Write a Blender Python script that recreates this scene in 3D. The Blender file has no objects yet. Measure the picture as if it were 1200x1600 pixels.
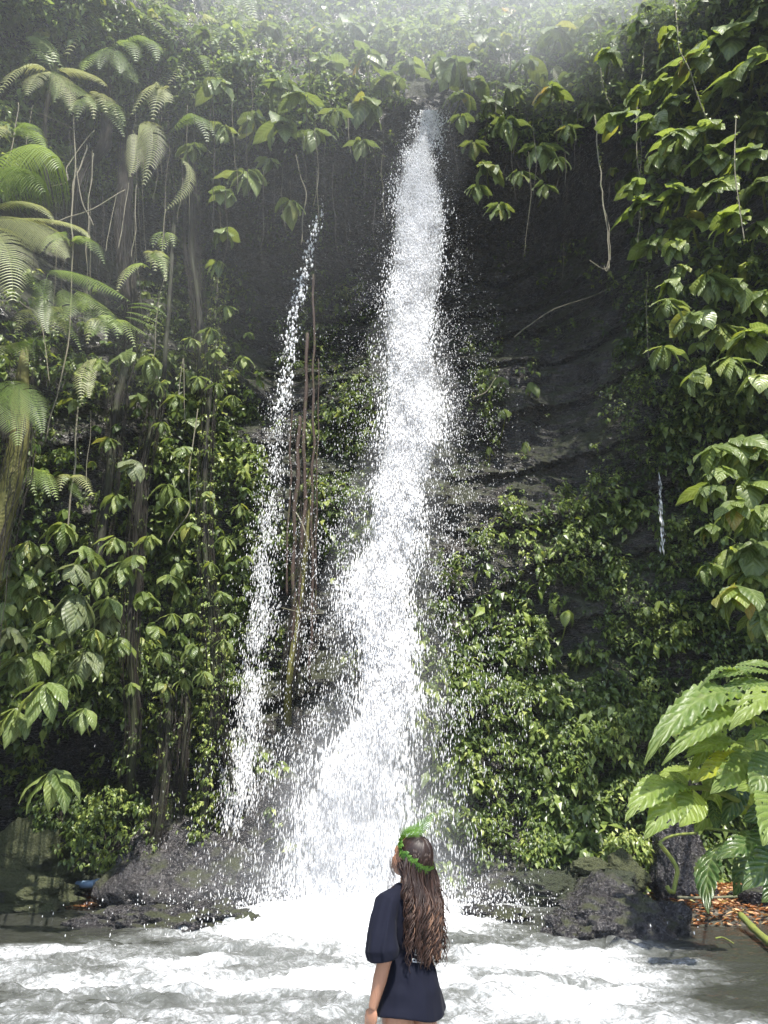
import bpy, math, random
import numpy as np
from mathutils import Vector, Matrix, Quaternion
from mathutils.bvhtree import BVHTree

rng = np.random.default_rng(7)
random.seed(7)
SC = bpy.context.scene
COL = SC.collection
R = math.radians

# ------------------------------------------------------------------ camera, light, exposure
PITCH = R(20.6)
EYE = Vector((0, 0, 1.65))
cam_d = bpy.data.cameras.new('camera')
cam = bpy.data.objects.new('camera', cam_d)
COL.objects.link(cam)
cam.location = EYE
cam.rotation_euler = (R(90) + PITCH, 0, 0)
cam_d.sensor_fit = 'VERTICAL'
cam_d.sensor_height = 36
cam_d.lens = 27
cam_d.clip_end = 500
SC.camera = cam

SUN_EL, SUN_AZ = R(61), R(166)           # azimuth clockwise from +Y (the cliff): high, behind the viewer, from the right
world = bpy.data.worlds.new('World')
SC.world = world
world.use_nodes = True
wn = world.node_tree.nodes
sky = wn.new('ShaderNodeTexSky')
sky.sky_type = 'NISHITA'
sky.sun_disc = False
sky.sun_elevation = SUN_EL
sky.sun_rotation = SUN_AZ
world.node_tree.links.new(sky.outputs[0], wn['Background'].inputs[0])
wn['Background'].inputs[1].default_value = 0.15
sun_d = bpy.data.lights.new('sun', 'SUN')
sun_d.energy = 4.2
sun_d.angle = R(0.6)
sun_d.color = (1.0, 0.95, 0.86)
sun = bpy.data.objects.new('sun', sun_d)
COL.objects.link(sun)
sd = Vector((math.sin(SUN_AZ) * math.cos(SUN_EL), math.cos(SUN_AZ) * math.cos(SUN_EL), math.sin(SUN_EL)))
sun.rotation_euler = sd.to_track_quat('Z', 'Y').to_euler()
sun.location = sd * 60
SC.view_settings.view_transform = 'Standard'
SC.view_settings.look = 'None'
SC.view_settings.exposure = 1.25
SC.view_settings.gamma = 1
SC.view_settings.use_curve_mapping = False
SC.render.engine = 'CYCLES'
cy = SC.cycles
cy.use_denoising = True
cy.max_bounces = 7
cy.diffuse_bounces = 4
cy.glossy_bounces = 2
cy.transmission_bounces = 3
cy.volume_bounces = 1
cy.transparent_max_bounces = 12
cy.caustics_reflective = False
cy.caustics_refractive = False
cy.sample_clamp_indirect = 6
cy.use_adaptive_sampling = True
cy.adaptive_threshold = 0.02

HAZE_DENSITY = 0.0009
CORE_DENSITY = 0.7

# ------------------------------------------------------------------ helpers
CP, SP = math.cos(PITCH), math.sin(PITCH)
def ray(px, py):
    a, b = (px - 600) / 1200, (800 - py) / 1200
    return Vector((a, CP - b * SP, SP + b * CP))
def at(px, py, Y):
    d = ray(px, py)
    return EYE + d * (Y / d.y)
def project(p):
    v = Vector(p) - EYE
    d = v.y * CP + v.z * SP
    u = -v.y * SP + v.z * CP
    return 600 + 1200 * v.x / d, 800 - 1200 * u / d

def hash3(ix, iy, iz, seed=0):
    h = (ix.astype(np.int64) * 374761393 + iy.astype(np.int64) * 668265263 + iz.astype(np.int64) * 2147483647 + seed * 974711) & 0xFFFFFFFF
    h = ((h ^ (h >> 13)) * 1274126177) & 0xFFFFFFFF
    h = ((h ^ (h >> 16)) * 2246822519) & 0xFFFFFFFF
    return ((h ^ (h >> 15)) & 0xFFFFFF) / float(0xFFFFFF)
def noise(x, y, z=0.0, seed=0):
    x, y, z = np.broadcast_arrays(np.asarray(x, float), np.asarray(y, float), np.asarray(z, float))
    ix, iy, iz = np.floor(x), np.floor(y), np.floor(z)
    fx, fy, fz = x - ix, y - iy, z - iz
    fx, fy, fz = [f * f * (3 - 2 * f) for f in (fx, fy, fz)]
    r = 0
    for dx in (0, 1):
        for dy in (0, 1):
            for dz in (0, 1):
                w = (fx if dx else 1 - fx) * (fy if dy else 1 - fy) * (fz if dz else 1 - fz)
                r = r + w * hash3(ix + dx, iy + dy, iz + dz, seed)
    return r * 2 - 1
def fbm(x, y, z=0.0, o=4, seed=0, gain=0.5):
    r, a, s = 0, 1, 1
    for i in range(o):
        r = r + a * noise(x * s + i * 7.3, y * s - i * 3.1, np.asarray(z) * s + i * 1.7, seed + i)
        a *= gain
        s *= 2.03
    return r
def sstep(a, b, x):
    t = np.clip((x - a) / (b - a), 0, 1)
    return t * t * (3 - 2 * t)

def mesh_np(name, V, F, mat=None, smooth=True, attrs=None):
    """F: (n,3) or (n,4) array or list of arrays of both kinds"""
    V = np.asarray(V, np.float32).reshape(-1, 3)
    Fs = F if isinstance(F, list) else [F]
    Fs = [np.asarray(f, np.int32) for f in Fs if len(f)]
    loops = np.concatenate([f.ravel() for f in Fs])
    sizes = np.concatenate([np.full(len(f), f.shape[1], np.int32) for f in Fs])
    starts = np.concatenate([[0], np.cumsum(sizes)[:-1]]).astype(np.int32)
    me = bpy.data.meshes.new(name)
    me.vertices.add(len(V)); me.vertices.foreach_set('co', V.ravel())
    me.loops.add(len(loops)); me.loops.foreach_set('vertex_index', loops)
    me.polygons.add(len(sizes)); me.polygons.foreach_set('loop_start', starts)
    me.polygons.foreach_set('loop_total', sizes)
    me.update(calc_edges=True)
    me.polygons.foreach_set('use_smooth', np.full(len(sizes), smooth))
    if attrs:
        for k, a in attrs.items():
            at_ = me.attributes.new(k, 'FLOAT', 'POINT')
            at_.data.foreach_set('value', np.asarray(a, np.float32))
    if mat: me.materials.append(mat)
    return me
def obj(name, me, parent=None, loc=None):
    o = bpy.data.objects.new(name, me)
    COL.objects.link(o)
    if parent: o.parent = parent
    if loc is not None: o.location = loc
    return o
def tag(o, label=None, cat=None, group=None, kind=None):
    if label: o['label'] = label
    if cat: o['category'] = cat
    if group: o['group'] = group
    if kind: o['kind'] = kind
    return o
def fix_normals(me):
    import bmesh
    bm = bmesh.new(); bm.from_mesh(me); bmesh.ops.recalc_face_normals(bm, faces=bm.faces); bm.to_mesh(me); bm.free()
    return me
def empty(name, loc=(0, 0, 0)):
    o = bpy.data.objects.new(name, None)
    o.empty_display_size = .1
    COL.objects.link(o)
    o.location = loc
    return o
def grid_faces(nu, nv, off=0, wrap=False):
    """vertices laid out [u][v]; wrap closes v"""
    u = np.arange(nu - 1)[:, None]
    v = np.arange(nv if wrap else nv - 1)[None, :]
    v2 = (v + 1) % nv
    a = u * nv + v; b = u * nv + v2; c = (u + 1) * nv + v2; d = (u + 1) * nv + v
    return np.stack([a, b, c, d], -1).reshape(-1, 4) + off
class MB:
    def __init__(s): s.V = []; s.Q = []; s.T = []; s.A = []; s.n = 0
    def add(s, V, Q=None, T=None, A=0.0):
        V = np.asarray(V, float).reshape(-1, 3)
        s.V.append(V)
        if Q is not None and len(Q): s.Q.append(np.asarray(Q) + s.n)
        if T is not None and len(T): s.T.append(np.asarray(T) + s.n)
        s.A.append(np.broadcast_to(np.asarray(A, float), (len(V),)))
        s.n += len(V)
    def tube(s, pts, rad, k=6, A=0.0, squash=1.0):
        pts = np.asarray([tuple(p) for p in pts], float)
        n = len(pts)
        rad = np.broadcast_to(np.asarray(rad, float), (n,))
        t = np.gradient(pts, axis=0)
        t /= np.linalg.norm(t, axis=1)[:, None] + 1e-9
        ref = np.array([1.0, .13, .07]) if abs(t[0][0]) < .8 else np.array([.1, .1, 1.0])
        a = np.zeros_like(t); v = np.cross(t[0], ref)
        for i in range(n):
            v = v - t[i] * v.dot(t[i]); v = v / (np.linalg.norm(v) + 1e-9); a[i] = v
        b = np.cross(t, a)
        th = np.linspace(0, 2 * np.pi, k, endpoint=False)
        ring = pts[:, None, :] + rad[:, None, None] * (np.cos(th)[None, :, None] * a[:, None, :] * squash + np.sin(th)[None, :, None] * b[:, None, :])
        q = grid_faces(n, k, 0, True)
        caps = [[0, i, i + 1] for i in range(1, k - 1)] + [[(n - 1) * k, (n - 1) * k + i + 1, (n - 1) * k + i] for i in range(1, k - 1)]
        s.add(ring.reshape(-1, 3), q, np.array(caps)[:, ::-1], A)
    def mesh(s, name, mat, smooth=True, attr=None):
        F = []
        if s.Q: F.append(np.concatenate(s.Q))
        if s.T: F.append(np.concatenate(s.T))
        return mesh_np(name, np.concatenate(s.V), F, mat, smooth, {attr: np.concatenate(s.A)} if attr else None)
def bez(p0, p1, p2, n=12):
    t = np.linspace(0, 1, n)[:, None]
    p0, p1, p2 = [np.array(tuple(p), float) for p in (p0, p1, p2)]
    return (1 - t) ** 2 * p0 + 2 * t * (1 - t) * p1 + t * t * p2
def spline(P, n=40):
    """catmull-rom through P"""
    P = np.asarray([tuple(p) for p in P], float)
    P = np.vstack([2 * P[0] - P[1], P, 2 * P[-1] - P[-2]])
    m = len(P) - 3
    out = []
    for s in np.linspace(0, m - 1e-6, n):
        i = int(s); t = s - i
        a, b, c, d = P[i:i + 4]
        out.append(.5 * ((2 * b) + (c - a) * t + (2 * a - 5 * b + 4 * c - d) * t * t + (3 * b - a - 3 * c + d) * t ** 3))
    return np.array(out)
ORD = ['', 'second', 'third', 'fourth', 'fifth', 'sixth', 'seventh', 'eighth', 'ninth', 'tenth', 'eleventh', 'twelfth', 'thirteenth',
       'fourteenth', 'fifteenth', 'sixteenth', 'seventeenth', 'eighteenth', 'nineteenth', 'twentieth']
NUM = ['no', 'one', 'two', 'three', 'four', 'five', 'six', 'seven', 'eight', 'nine', 'ten', 'eleven', 'twelve']

# ------------------------------------------------------------------ materials
def mat(name):
    m = bpy.data.materials.new(name)
    m.use_nodes = True
    return m, m.node_tree.nodes, m.node_tree.links, m.node_tree.nodes['Principled BSDF']
def nz(n, scale, detail=4, rough=.55, dist=0.0, vec=None, l=None):
    t = n.new('ShaderNodeTexNoise')
    t.inputs['Scale'].default_value = scale; t.inputs['Detail'].default_value = detail
    t.inputs['Roughness'].default_value = rough; t.inputs['Distortion'].default_value = dist
    if vec is not None: l.new(vec, t.inputs['Vector'])
    return t
def ramp(n, l, src, stops):
    r = n.new('ShaderNodeValToRGB')
    while len(r.color_ramp.elements) < len(stops): r.color_ramp.elements.new(0.5)
    for e, (p, c) in zip(r.color_ramp.elements, stops):
        e.position = p
        e.color = (*c, 1) if len(c) == 3 else c
    l.new(src, r.inputs[0])
    return r
def gray(v): return (v, v, v)
def mix(n, l, fac, a, b):
    m = n.new('ShaderNodeMix'); m.data_type = 'RGBA'
    if isinstance(fac, (int, float)): m.inputs[0].default_value = fac
    else: l.new(fac, m.inputs[0])
    for s, v in ((6, a), (7, b)):
        if isinstance(v, tuple): m.inputs[s].default_value = (*v, 1)
        else: l.new(v, m.inputs[s])
    return m.outputs[2]
def math_(n, l, op, a, b=None, clamp=False):
    m = n.new('ShaderNodeMath'); m.operation = op; m.use_clamp = clamp
    for i, v in enumerate((a, b)):
        if v is None: continue
        if isinstance(v, (int, float)): m.inputs[i].default_value = v
        else: l.new(v, m.inputs[i])
    return m.outputs[0]
def bump(n, l, h, strength, dist, prev=None):
    b = n.new('ShaderNodeBump'); b.inputs['Strength'].default_value = strength; b.inputs['Distance'].default_value = dist
    l.new(h, b.inputs['Height'])
    if prev is not None: l.new(prev, b.inputs['Normal'])
    return b.outputs[0]
def attr(n, name):
    a = n.new('ShaderNodeAttribute'); a.attribute_name = name
    return a

def leaf_material(name, stops, rand='object', rough=.38, trans=.35, vein=None, spots=True, spec=.5):
    """green leaf: colour varies leaf by leaf, gloss on top, light passes through the blade"""
    m, n, l, p = mat(name)
    if rand == 'object':
        oi = n.new('ShaderNodeObjectInfo'); rv = oi.outputs['Random']
    else:
        rv = attr(n, rand).outputs['Fac']
    c = ramp(n, l, rv, stops).outputs[0]
    tc = n.new('ShaderNodeTexCoord')
    if spots:
        t = nz(n, 9 if rand == 'object' else 14, 4, .6, 0, tc.outputs['Object'], l)
        f = ramp(n, l, t.outputs[0], [(.55, gray(0)), (.75, gray(.55))]).outputs[0]
        c = mix(n, l, f, c, (.16, .15, .04))
    if vein:
        v = attr(n, 'vein').outputs['Fac']
        lu = attr(n, 'lu').outputs['Fac']; lv = attr(n, 'lv').outputs['Fac']
        ph_ = math_(n, l, 'SUBTRACT', math_(n, l, 'MULTIPLY', lu, 8.5), math_(n, l, 'MULTIPLY', lv, 2.0))
        sv = math_(n, l, 'SINE', math_(n, l, 'MULTIPLY', ph_, 6.2832))
        sr = ramp(n, l, math_(n, l, 'ADD', math_(n, l, 'MULTIPLY', sv, .5), .5), [(.0, gray(0)), (.55, gray(.35)), (.86, gray(.5)), (1, gray(1))]).outputs[0]
        c = mix(n, l, math_(n, l, 'MULTIPLY', sr, .5), mix(n, l, .28, c, (.0, .01, .0)), mix(n, l, .5, c, (.30, .36, .16)))
        c = mix(n, l, math_(n, l, 'MULTIPLY', v, vein), c, (.28, .34, .13))
        l.new(bump(n, l, sr, .8, .008), p.inputs['Normal'])
    l.new(c, p.inputs['Base Color'])
    p.inputs['Roughness'].default_value = rough
    p.inputs['Specular IOR Level'].default_value = spec
    tr = n.new('ShaderNodeBsdfTranslucent')
    hs = n.new('ShaderNodeHueSaturation'); hs.inputs['Hue'].default_value = .485; hs.inputs['Saturation'].default_value = 1.15
    hs.inputs['Value'].default_value = 1.9
    l.new(c, hs.inputs['Color']); l.new(hs.outputs[0], tr.inputs['Color'])
    mx = n.new('ShaderNodeMixShader'); mx.inputs[0].default_value = trans
    l.new(p.outputs[0], mx.inputs[1]); l.new(tr.outputs[0], mx.inputs[2])
    l.new(mx.outputs[0], n['Material Output'].inputs['Surface'])
    return m
GREENS = [(0, (.085, .13, .035)), (.35, (.15, .21, .058)), (.65, (.21, .275, .08)), (.85, (.27, .33, .09)), (.93, (.24, .31, .06)), (1, (.34, .34, .08))]
M_leaf = leaf_material('broad_leaf', GREENS, 'object', .34, .30, vein=.45)
M_leaf_dull = leaf_material('grey_green_leaf', [(0, (.11, .135, .06)), (.6, (.17, .20, .10)), (1, (.22, .25, .12))], 'object', .45, .3, vein=.4)
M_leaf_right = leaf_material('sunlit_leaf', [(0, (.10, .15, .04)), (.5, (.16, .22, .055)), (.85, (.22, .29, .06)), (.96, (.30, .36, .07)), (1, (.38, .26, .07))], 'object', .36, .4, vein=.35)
M_small = leaf_material('creeper_leaf', [(0, (.035, .060, .016)), (.35, (.075, .115, .028)), (.65, (.14, .19, .045)), (.88, (.22, .28, .065)), (1, (.30, .34, .10))], 'tint', .38, .3, spots=False)
M_far = leaf_material('rim_leaf', [(0, (.06, .09, .035)), (.4, (.12, .17, .055)), (.8, (.20, .27, .08)), (1, (.30, .36, .11))], 'tint', .42, .35, spots=False)
M_fern = leaf_material('fern_frond', [(0, (.09, .14, .035)), (.5, (.15, .21, .06)), (.8, (.20, .26, .08)), (1, (.24, .34, .05))], 'object', .45, .35, spots=False)
M_fern_dry = leaf_material('pale_fern_frond', [(0, (.22, .24, .10)), (1, (.30, .32, .14))], 'object', .5, .3, spots=False)
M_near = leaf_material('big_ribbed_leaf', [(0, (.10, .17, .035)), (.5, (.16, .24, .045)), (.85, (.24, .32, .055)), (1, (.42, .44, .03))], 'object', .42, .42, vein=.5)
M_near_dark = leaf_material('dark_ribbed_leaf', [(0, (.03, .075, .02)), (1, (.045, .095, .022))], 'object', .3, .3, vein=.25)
M_crown = leaf_material('crown_leaf', [(0, (.05, .14, .02)), (1, (.15, .28, .045))], 'tint', .45, .4, spots=False)

def bark_material(name, base, moss, moss_amt=.5, scale=6):
    m, n, l, p = mat(name)
    tc = n.new('ShaderNodeTexCoord')
    mp = n.new('ShaderNodeMapping'); mp.inputs['Scale'].default_value = (1, 1, .45)
    l.new(tc.outputs['Object'], mp.inputs[0])
    a = nz(n, scale * 4, 8, .72, .6, mp.outputs[0], l)
    b = nz(n, scale * .35, 4, .6, 0, tc.outputs['Object'], l)
    c = mix(n, l, a.outputs[0], tuple(x * .25 for x in base), tuple(x * 1.5 for x in base))
    f = ramp(n, l, b.outputs[0], [(.62 - moss_amt * .4, gray(0)), (.72 - moss_amt * .3, gray(1))]).outputs[0]
    c2 = mix(n, l, a.outputs[0], tuple(x * .3 for x in moss), tuple(x * 1.4 for x in moss))
    l.new(mix(n, l, f, c, c2), p.inputs['Base Color'])
    p.inputs['Roughness'].default_value = .8
    l.new(bump(n, l, a.outputs[0], .9, .02), p.inputs['Normal'])
    return m
M_bark = bark_material('mossy_bark', (.020, .017, .013), (.030, .036, .011), .55)
M_moss_trunk = bark_material('thick_moss_bark', (.08, .065, .03), (.115, .11, .022), .9)
M_root = bark_material('hanging_root_bark', (.030, .023, .017), (.028, .031, .013), .25, 10)
M_root_pale = bark_material('pale_liana_bark', (.20, .18, .125), (.15, .16, .08), .25, 12)
M_root_red = bark_material('reddish_root_bark', (.048, .027, .018), (.07, .075, .02), .2, 8)
M_stem = bark_material('green_stem', (.20, .24, .05), (.26, .28, .05), .4, 12)

def rock_material(name, dark, light, moss, moss_lo=.48, moss_hi=.62, rough=(.18, .5), strata=True, bstr=.8, bscale=1.0):
    m, n, l, p = mat(name)
    tc = n.new('ShaderNodeTexCoord'); g = n.new('ShaderNodeNewGeometry')
    pos = tc.outputs['Object']
    mp = n.new('ShaderNodeMapping'); mp.inputs['Rotation'].default_value = (0, R(-14), 0); mp.inputs['Scale'].default_value = (.8, .8, 3.2) if strata else (1, 1, 1)
    l.new(pos, mp.inputs[0])
    a = nz(n, 2.2 * bscale, 9, .65, .5, mp.outputs[0], l)
    b = nz(n, 14 * bscale, 8, .7, .3, mp.outputs[0], l)
    vor = n.new('ShaderNodeTexVoronoi'); vor.feature = 'F1'; vor.inputs['Scale'].default_value = 16 * bscale; l.new(mp.outputs[0], vor.inputs['Vector'])
    c = ramp(n, l, a.outputs[0], [(.3, tuple(x * .5 for x in dark)), (.5, dark), (.72, light)]).outputs[0]
    c = mix(n, l, ramp(n, l, b.outputs[0], [(.46, gray(0)), (.66, gray(.8))]).outputs[0], c, tuple(x * 1.9 for x in light))
    cr_ = nz(n, 7 * bscale, 6, .7, 1.2, mp.outputs[0], l)
    c = mix(n, l, ramp(n, l, cr_.outputs[0], [(.36, gray(.9)), (.46, gray(0))]).outputs[0], c, (.006, .006, .007))
    mo = nz(n, .9 * bscale, 7, .65, .3, pos, l)
    sx = n.new('ShaderNodeSeparateXYZ'); l.new(g.outputs['Normal'], sx.inputs[0])
    up = math_(n, l, 'MULTIPLY', sx.outputs[2], .20)
    f = ramp(n, l, math_(n, l, 'ADD', mo.outputs[0], up), [(moss_lo, gray(0)), (moss_hi, gray(1))]).outputs[0]
    mb = nz(n, 45, 4, .7, 0, pos, l)
    mc = mix(n, l, mb.outputs[0], tuple(x * .45 for x in moss), tuple(x * 1.5 for x in moss))
    l.new(mix(n, l, f, c, mc), p.inputs['Base Color'])
    r1 = ramp(n, l, b.outputs[0], [(.3, gray(rough[0])), (.7, gray(rough[1]))]).outputs[0]
    l.new(mix(n, l, f, r1, (.8, .8, .8)), p.inputs['Roughness'])
    p.inputs['Specular IOR Level'].default_value = .8
    fine = nz(n, 55 * bscale, 5, .75, .2, mp.outputs[0], l)
    n1 = bump(n, l, a.outputs[0], bstr, .18)
    n2 = bump(n, l, b.outputs[0], bstr, .07, n1)
    n2 = bump(n, l, vor.outputs[0], .8, .04, n2)
    n3 = bump(n, l, fine.outputs[0], .9, .02, n2)
    l.new(n3, p.inputs['Normal'])
    return m
M_cliff = rock_material('wet_dark_cliff_rock', (.020, .018, .018), (.085, .074, .066), (.036, .042, .014), .50, .60, (.1, .4))
M_boulder = rock_material('wet_boulder', (.018, .016, .018), (.085, .078, .078), (.045, .052, .014), .62, .72, (.08, .35), False, .9, 1.8)
M_boulder_moss = rock_material('mossy_boulder', (.022, .021, .021), (.034, .032, .029), (.026, .036, .010), .40, .56, (.12, .45), False, .8, 1.8)
M_stone_moss = rock_material('green_stone', (.03, .03, .022), (.045, .045, .03), (.055, .064, .015), .30, .42, (.3, .6), False, .8, 1.8)
M_bed = rock_material('river_bed', (.08, .07, .055), (.16, .14, .11), (.05, .05, .03), .60, .70, (.3, .6), False, .6)

# ------------------------------------------------------------------ cliff
def prof(z):
    return np.interp(z, [-2, 0, 2.5, 3.7, 4.1, 6, 8.1, 8.6, 11, 12.5, 14, 16, 17.3, 18.3, 19.2, 20, 24, 44],
                        [-1.0, -.9, -.7, -.55, .1, .15, .25, .65, .9, 1.7, 3.0, 3.6, 3.0, .3, -.7, -.5, 1.4, 11.5])
def cliff_y(x, z):
    side = np.where(x < 0, sstep(-6.5, -11, x) * 5.0 + np.maximum(-x - 8.5, 0) * 1.4, sstep(6.5, 11, x) * 5.0 + np.maximum(x - 8.5, 0) * 1.4)
    lean = sstep(-3, -7, x) * sstep(4, 12, z) * 1.8 + sstep(4, 7, x) * sstep(7, 13, z) * 2.2
    cave = 1 - .25 * sstep(-4.0, -9, x) - .4 * sstep(5, 7.5, x)
    p = prof(z + .35 * noise(x * .35, 3.3, 0, 5) + .12 * x)
    p = np.where((z > 11) & (z < 18.5) & (p > .8), .8 + (p - .8) * cave, p)
    y = 15.9 + p - side - lean
    y = y + 2.8 * sstep(-2.7, -4.0, x) * (1 - sstep(2.0, 3.6, z + .5 * noise(x * .8, 2.2, 0, 6)))        # dark hollow at the left foot
    y = y + .55 * fbm(x * .28, z * .22, 0, 3, 11) + .22 * fbm(x * .9, z * 1.5, 0, 4, 21)
    zz = z * 1.0 - .22 * x
    s = zz * 2.1 + 1.2 * noise(x * .5, z * .5, 0, 31)
    fr = s - np.floor(s)
    y = y + .13 * (np.floor(s) % 3 - 1) * .6 + .10 * fr           # bedding: each bed steps back a little
    y = y + .09 * fbm(x * 2.6, z * 5.0, 0, 5, 41, .6) + .10 * np.abs(fbm(x * 1.1 + .4 * z, z * 2.2, 0, 3, 43))
    return y
X0, X1, Z0, Z1 = -13.0, 13.0, -1.6, 42.0
nx, nzv = 360, 440
gz = np.concatenate([np.linspace(Z0, 20, 360), np.linspace(20.1, Z1, 80)])
gx = np.linspace(X0, X1, nx)
GX, GZ = np.meshgrid(gx, gz, indexing='ij')
GY = cliff_y(GX, GZ)
Vc = np.stack([GX + .06 * noise(GX * 4, GZ * 4, 0, 55), GY, GZ], -1).reshape(-1, 3)
Fc = grid_faces(nx, nzv)[:, ::-1]
cliff = obj('cliff', mesh_np('cliff', Vc, Fc, M_cliff, smooth=False))
tag(cliff, 'dark wet layered rock face with ledges, moss and a deep undercut below its rim', 'cliff', kind='structure')
bvh = BVHTree.FromPolygons(Vc.tolist(), Fc.tolist())
def hit(px, py):
    d = ray(px, py).normalized()
    h, nrm, i, t = bvh.ray_cast(EYE, d)
    if h is None:
        return at(px, py, 18), Vector((0, -1, 0))
    if nrm.y > 0: nrm = -nrm
    return h, nrm

# ground under everything: river bed, banks, land behind the viewer
gx2 = np.concatenate([np.linspace(-60, -12.5, 20), np.linspace(-12, 12, 121), np.linspace(12.5, 60, 20)]); gy2 = np.concatenate([np.linspace(-60, 0, 25), np.linspace(.2, 26, 110)])
BX, BY = np.meshgrid(gx2, gy2, indexing='ij')
def bed_z(x, y):
    z = -.45 + .05 * fbm(x * .9, y * .9, 0, 4, 61)
    z = z + .36 * sstep(6.2, 4.6, y) * 1.0 + .25 * sstep(3.6, 1.5, y)
    z = z + .66 * sstep(11.4, 13.0, y + .05 * x) * sstep(3.6, 4.8, x)            # leafy bank on the right
    z = z + .55 * sstep(14.2, 15.2, y) * sstep(-4.0, -5.2, x)                    # bank on the left
    z = z + .6 * sstep(8.5, 12, np.abs(x))
    return z
BZ = bed_z(BX, BY)
ground = obj('ground', mesh_np('ground', np.stack([BX, BY, BZ], -1).reshape(-1, 3), grid_faces(len(gx2), len(gy2)), M_bed))
tag(ground, 'stony river bed and banks of the gorge', kind='structure')
# finer leafy bank sheet on the right uses the same heights

# ------------------------------------------------------------------ pool
px_ = np.linspace(-11, 11, 420); py_ = np.concatenate([np.linspace(2.0, 6.4, 20), np.linspace(6.42, 16.5, 300)])
WX, WY = np.meshgrid(px_, py_, indexing='ij')
IC = at(560, 1440, 13.2)
cx0, cy0 = -.35, 12.6
warp = .6 * fbm(WX * .5, WY * .5, 0, 3, 71)
r_ = np.sqrt(((WX - cx0) / 1.0) ** 2 + ((WY - cy0) / 1.15) ** 2)
# foam field: a boiling plume spreading from the plunge towards the viewer and to the left
plume = 1 - sstep(.8, 3.6, r_ + warp)
fore = sstep(12.7, 10.5, WY + .42 * np.maximum(0, -WX - .8) + .7 * fbm(WX * .8, WY * .9, 0, 3, 73)) * (1 - sstep(2.2, 3.9, WX + .5 * (WY - 9) * -.55 + .55 * fbm(WX * .8, WY * .8, 0, 3, 72)))
left_calm = sstep(-3.2, -5.0, WX) * sstep(10.3, 11.4, WY)
foam = np.clip(np.maximum(plume * 1.25, fore * .68 * (1 - .22 * sstep(-1.5, -4.5, WX))), 0, 1.2) * (1 - left_calm)
flow = fbm(WX * 1.3 + .8 * fbm(WX * .9, WY * .9, 0, 2, 74), WY * 2.3, 0, 5, 75)
turb = np.clip(foam, 0, 1)
WZ = (.012 + .095 * turb) * fbm(WX * 2.2 + .8 * flow, WY * 2.6 + .5 * flow, 0, 6, 76, .62) + .010 * fbm(WX * 6, WY * 8, 0, 3, 77) + .22 * np.exp(-(r_ / 1.3) ** 2) * (.7 + .5 * fbm(WX * 3, WY * 3, 0, 4, 78))
WZ = WZ + turb * .05 * (1 - np.abs(flow))
foamv = foam * 1.0 + .34 * flow * (foam > .02)
M_water, n, l, p = mat('murky_pool_water')
tc = n.new('ShaderNodeTexCoord')
fa = attr(n, 'foam').outputs['Fac']
mp = n.new('ShaderNodeMapping'); mp.inputs['Scale'].default_value = (1, 1.05, 1); l.new(tc.outputs['Object'], mp.inputs[0])
n1 = nz(n, 5.5, 10, .72, 2.2, mp.outputs[0], l)
n2 = nz(n, 26, 6, .72, 1.2, mp.outputs[0], l)
ff = math_(n, l, 'ADD', fa, math_(n, l, 'MULTIPLY', math_(n, l, 'SUBTRACT', n1.outputs[0], .5), 1.9))
ff = math_(n, l, 'ADD', ff, math_(n, l, 'MULTIPLY', math_(n, l, 'SUBTRACT', n2.outputs[0], .5), .9))
fm = ramp(n, l, ff, [(.42, gray(0)), (.60, gray(.35)), (.95, gray(1))]).outputs[0]
n3_ = nz(n, 60, 4, .7, .4, mp.outputs[0], l)
cov = ramp(n, l, math_(n, l, 'ADD', fa, math_(n, l, 'MULTIPLY', math_(n, l, 'SUBTRACT', n3_.outputs[0], .5), .8)), [(.45, gray(.45)), (.95, gray(1))]).outputs[0]
fm = math_(n, l, 'MULTIPLY', fm, cov)
aer = ramp(n, l, math_(n, l, 'ADD', fa, math_(n, l, 'MULTIPLY', math_(n, l, 'SUBTRACT', n1.outputs[0], .5), .9)), [(.10, gray(0)), (.75, gray(1))]).outputs[0]
wc = mix(n, l, aer, (.036, .038, .032), (.21, .22, .215))
l.new(mix(n, l, fm, wc, (.74, .76, .79)), p.inputs['Base Color'])
l.new(mix(n, l, fm, (.06, .06, .06), (.65, .65, .65)), p.inputs['Roughness'])
p.inputs['IOR'].default_value = 1.33
wv = nz(n, 9, 5, .6, .6, mp.outputs[0], l)
b1 = bump(n, l, wv.outputs[0], .35, .05)
b2 = bump(n, l, fm, .5, .03, b1)
l.new(b2, p.inputs['Normal'])
water = obj('water', mesh_np('water', np.stack([WX, WY, WZ], -1).reshape(-1, 3), grid_faces(420, 320), M_water, True, {'foam': foamv.ravel()}))
tag(water, 'grey green pool churned white with foam below the falls', kind='structure')

# ------------------------------------------------------------------ waterfalls
M_drop, n, l, p = mat('white_water')
p.inputs['Base Color'].default_value = (.96, .965, .98, 1); p.inputs['Roughness'].default_value = .45
tr = n.new('ShaderNodeBsdfTranslucent'); tr.inputs[0].default_value = (.95, .96, .98, 1)
mx = n.new('ShaderNodeMixShader'); mx.inputs[0].default_value = .3
l.new(p.outputs[0], mx.inputs[1]); l.new(tr.outputs[0], mx.inputs[2]); l.new(mx.outputs[0], n['Material Output'].inputs[0])

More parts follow.
